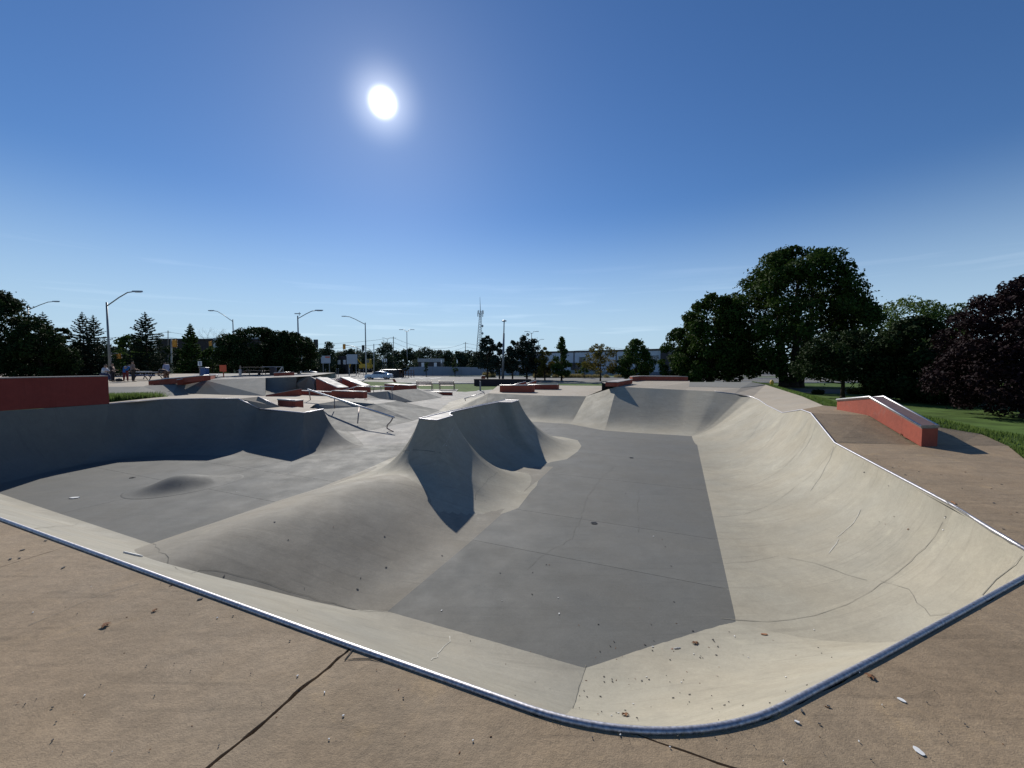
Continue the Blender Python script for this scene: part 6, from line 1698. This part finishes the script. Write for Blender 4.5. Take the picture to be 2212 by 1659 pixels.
crack([(1900, 1255), (1960, 1275), (2010, 1330), (2050, 1322)], .0035, mat=M_CRK)
crack([(2200, 1180), (2140, 1150), (2070, 1098), (2020, 1072)], .010, mat=M_CRK, wig=.02)
crack([(170, 1128), (120, 1137), (75, 1142)], .005, mat=M_SEAM, wig=.004)
crack([(870, 975), (905, 973), (950, 978), (965, 976)], .014, mat=M_CRK, wig=.008)
crack([(955, 965), (975, 935), (985, 915)], .008, mat=M_SCUFF)
crack([(1990, 965), (1900, 957), (1812, 955)], .006, par=deck, mat=M_CRK, wig=.004)
crack([(762, 1402), (742, 1428), (765, 1422), (800, 1424), (828, 1421)], .006, par=deck, mat=M_DARK, wig=.008, step=.05)
crack([(60, 1350), (130, 1325), (200, 1290), (300, 1262)], .004, par=deck, mat=M_CRK)
crack([(975, 1375), (955, 1400), (935, 1428)], .008, mat=M_SCUFF)
for a in ([(1860, 1100), (1845, 1130), (1810, 1160)], [(1812, 1165), (1790, 1195)]): crack(a, .012, mat=M_SCUFF, wig=.012)
# thin pale run marks down the right wall
for (x0, y0, x1, y1) in ((1745, 905, 1700, 955), (1762, 915, 1725, 985), (1800, 965, 1750, 1060), (1690, 905, 1640, 975), (1655, 890, 1600, 960)):
    crack([(x0, y0), ((x0 + x1) / 2 + 6, (y0 + y1) / 2), (x1, y1)], .012, mat=plain('faint_run_mark', (.36, .34, .28), .9, 0, .1, 20), wig=.01)

# floor drains
M_IRON = plain('drain_iron', (.05, .05, .05), .7, .5)
for i, (px, py, lab) in enumerate(((1283, 1130, 'round iron drain in the middle of the right floor joint'), (1364, 989, 'small iron drain at the far end of the right floor'), (286, 1032, 'small iron drain on the left floor behind the hump'))):
    p = W(px, py, FLOOR_Z + .002); t = thing('floor_drain', lab, 'drain', p)
    MB().lathe(p, [(.060, 0), (.060, .004), (.050, .005)], 16).build('ring', M_IRON, t)
    for k in range(3): MB().box(p + V(0, (k - 1) * .03, .007), (.085, .012, .004)).build('grate_bar', M_BLACK, t)
# litter worth naming
M_LEAFD = plain('dead_leaf', (.17, .075, .03), .9, 0, .3, 40); M_WOOD = plain('wood_chip', (.25, .12, .06), .9); M_PAPER = plain('white_scrap', (.72, .72, .70), .8); M_TAR = plain('dark_chewing_gum', (.09, .085, .08), .9); M_DROP = plain('bird_dropping', (.70, .70, .68), .9, 0, .1, 40)
def bit(name, label, cat, px, py, size, mat, kind='leaf', rot=None, group=None):
    loc, no = surf(px, py); rot = rr.uniform(0, 6.28) if rot is None else rot
    a = V(math.cos(rot), math.sin(rot), 0); a = (a - no * a.dot(no)).normalized(); b = no.cross(a)
    m = MB(); L = size
    if kind == 'leaf':
        c = [(0, 0, .3), (.5, .0, .05), (.28, .16, .3), (.35, .36, .12), (.08, .22, .35), (-.1, .42, .15), (-.2, .12, .3), (-.5, .15, .05), (-.3, -.05, .28), (-.34, -.34, .1), (-.02, -.2, .33), (.15, -.4, .1), (.22, -.14, .3)]
        vs = [loc + (a * x + b * y) * L + no * (z * L * .55 * rr.uniform(.5, 1.1) + .004) for x, y, z in c]
        n = len(c); m.add(vs, [[0, i, i % (n - 1) + 1] for i in range(1, n)])
    elif kind == 'stick':
        m.tube([loc - a * L / 2 + no * L * .05, loc + no * L * .09, loc + a * L / 2 + no * L * .05], L * .05 + .002, 6)
    elif kind == 'slab':
        q = [loc + (a * x + b * y) * L + no * .003 for x, y in ((-.5, -.2), (.1, -.28), (.5, -.05), (.42, .25), (-.15, .22), (-.48, .1))]
        m.prism(q, vec=no * max(.004, L * .08))
    elif kind == 'blob':
        ring_ = []; n = 12
        q = [loc + (a * math.cos(k * 6.283 / n) * rr.uniform(.42, .55) + b * math.sin(k * 6.283 / n) * rr.uniform(.26, .36)) * L + no * .0025 for k in range(n)]
        m.prism(q, vec=no * .002)
    if label is None: return m
    return m.build(name, mat, label=label, cat=cat, group=group, org=loc)
bit('dead_leaf', 'curled brown dead leaf, the largest in the near bowl corner', 'leaf', 1502, 1390, .075, M_LEAFD)
bit('dead_leaf', 'pale brown leaf by the coping at the bottom of the bowl', 'leaf', 1351, 1546, .075, M_LEAFD)
bit('dead_leaf', 'brown leaf lying on the deck against the coping on the right', 'leaf', 1880, 1463, .05, M_LEAFD)
bit('dead_leaf', 'dry leaf cluster on the left deck', 'leaf', 228, 1352, .065, M_LEAFD)
bit('dead_leaf', 'small crumpled leaf above the dry cluster on the left deck', 'leaf', 334, 1320, .04, M_LEAFD)
bit('felt_pen', 'thin white pen with orange tip lying in the near bowl corner', 'pen', 1463, 1401, .065, M_PAPER, 'stick', R(8))
bit('pen_tip', 'orange tip at the left end of the white pen', 'cap', 1452, 1402, .02, M_ORANGE, 'stick', R(8))
bit('wood_splinter', 'reddish wood splinter in the near bowl corner', 'stick', 1651, 1371, .06, M_WOOD, 'slab', R(-20))
bit('plastic_wrapper', 'crumpled clear wrapper on the near bank at the left', 'wrapper', 286, 1199, .17, M_PAPER, 'slab', R(50))
bit('paper_scrap', 'small white paper scrap on the left floor', 'paper', 161, 1076, .16, M_PAPER, 'slab', 0)
bit('bird_dropping', 'white dropping on the right deck, the upper one', 'dropping', 1947, 1513, .032, M_DROP, 'blob')
bit('bird_dropping', 'white dropping at the bottom right of the deck', 'dropping', 1985, 1624, .04, M_DROP, 'blob')
bit('wood_splinter', 'thin brown stick stuck near the coping of the right wall', 'stick', 2060, 1087, .10, M_WOOD, 'stick')
bit('dead_leaf', 'brown leaf lying beside the cranked red ledge', 'leaf', 1947, 939, .09, M_LEAFD)
# the rest: grit, chips and butts that nobody would count
m_dark, m_pale, m_br = MB(), MB(), MB()
def scatter(n, x0, x1, y0, y1, smin, smax, bias=None):
    for _ in range(n):
        px, py = rr.uniform(x0, x1), rr.uniform(y0, y1)
        if bias and not bias(px, py): continue
        k = rr.random(); mm, mt = (m_dark, 'slab') if k < .58 else ((m_pale, 'slab') if k < .70 else (m_br, 'stick' if rr.random() < .5 else 'leaf'))
        q = bit('x', None, None, px, py, rr.uniform(smin, smax), None, mt)
        if HIT.startswith('coping'): continue
        mm.add(q.v, q.f)
scatter(60, 1250, 1800, 1345, 1570, .007, .020, lambda x, y: y > 1340 + (x - 1250) * 0 and x < 1800)
scatter(25, 1290, 1560, 1380, 1480, .008, .022)
scatter(28, 900, 1540, 960, 1330, .010, .026)
scatter(25, 0, 1000, 1000, 1300, .012, .032)
scatter(80, 0, 1300, 1250, 1655, .002, .010)
scatter(55, 1300, 2200, 1450, 1655, .002, .008)
scatter(30, 1820, 2200, 980, 1150, .01, .03)
m_dark.build('grit', M_TAR, label='fine dark grit scattered over bowl and deck', kind='stuff', org=(0, 3, -1))
m_pale.build('pale_crumbs', M_PAPER, label='tiny white chips and butts scattered in the bowl', kind='stuff', org=(0, 3, -1))
m_br.build('leaf_crumbs', M_LEAFD, label='brown leaf and twig crumbs scattered over bowl and deck', kind='stuff', org=(0, 3, -1))
# dirt and grass blades growing in the gap beside the coping
def gap(rs, n):
    i = rs.randint(0, len(el) - 1, n); u = rs.uniform(0, 1, n); 
    a = np.array([el[k] for k in i]); b = np.array([el[k + 1] for k in i]); p = a + (b - a) * u[:, None] + rs.normal(size=(n, 2)) * .004
    keep = mnoise
    return np.concatenate([p, np.full((n, 1), -.012)], 1)
grasses('gap_grass', 'dry grass blades growing in the joint behind the coping', gap, 900, .028, leafmat('dry_blades', (.08, .09, .03), (.18, .16, .07), .3), .0016, 'stuff', 'grass', 1.3, seed=5)
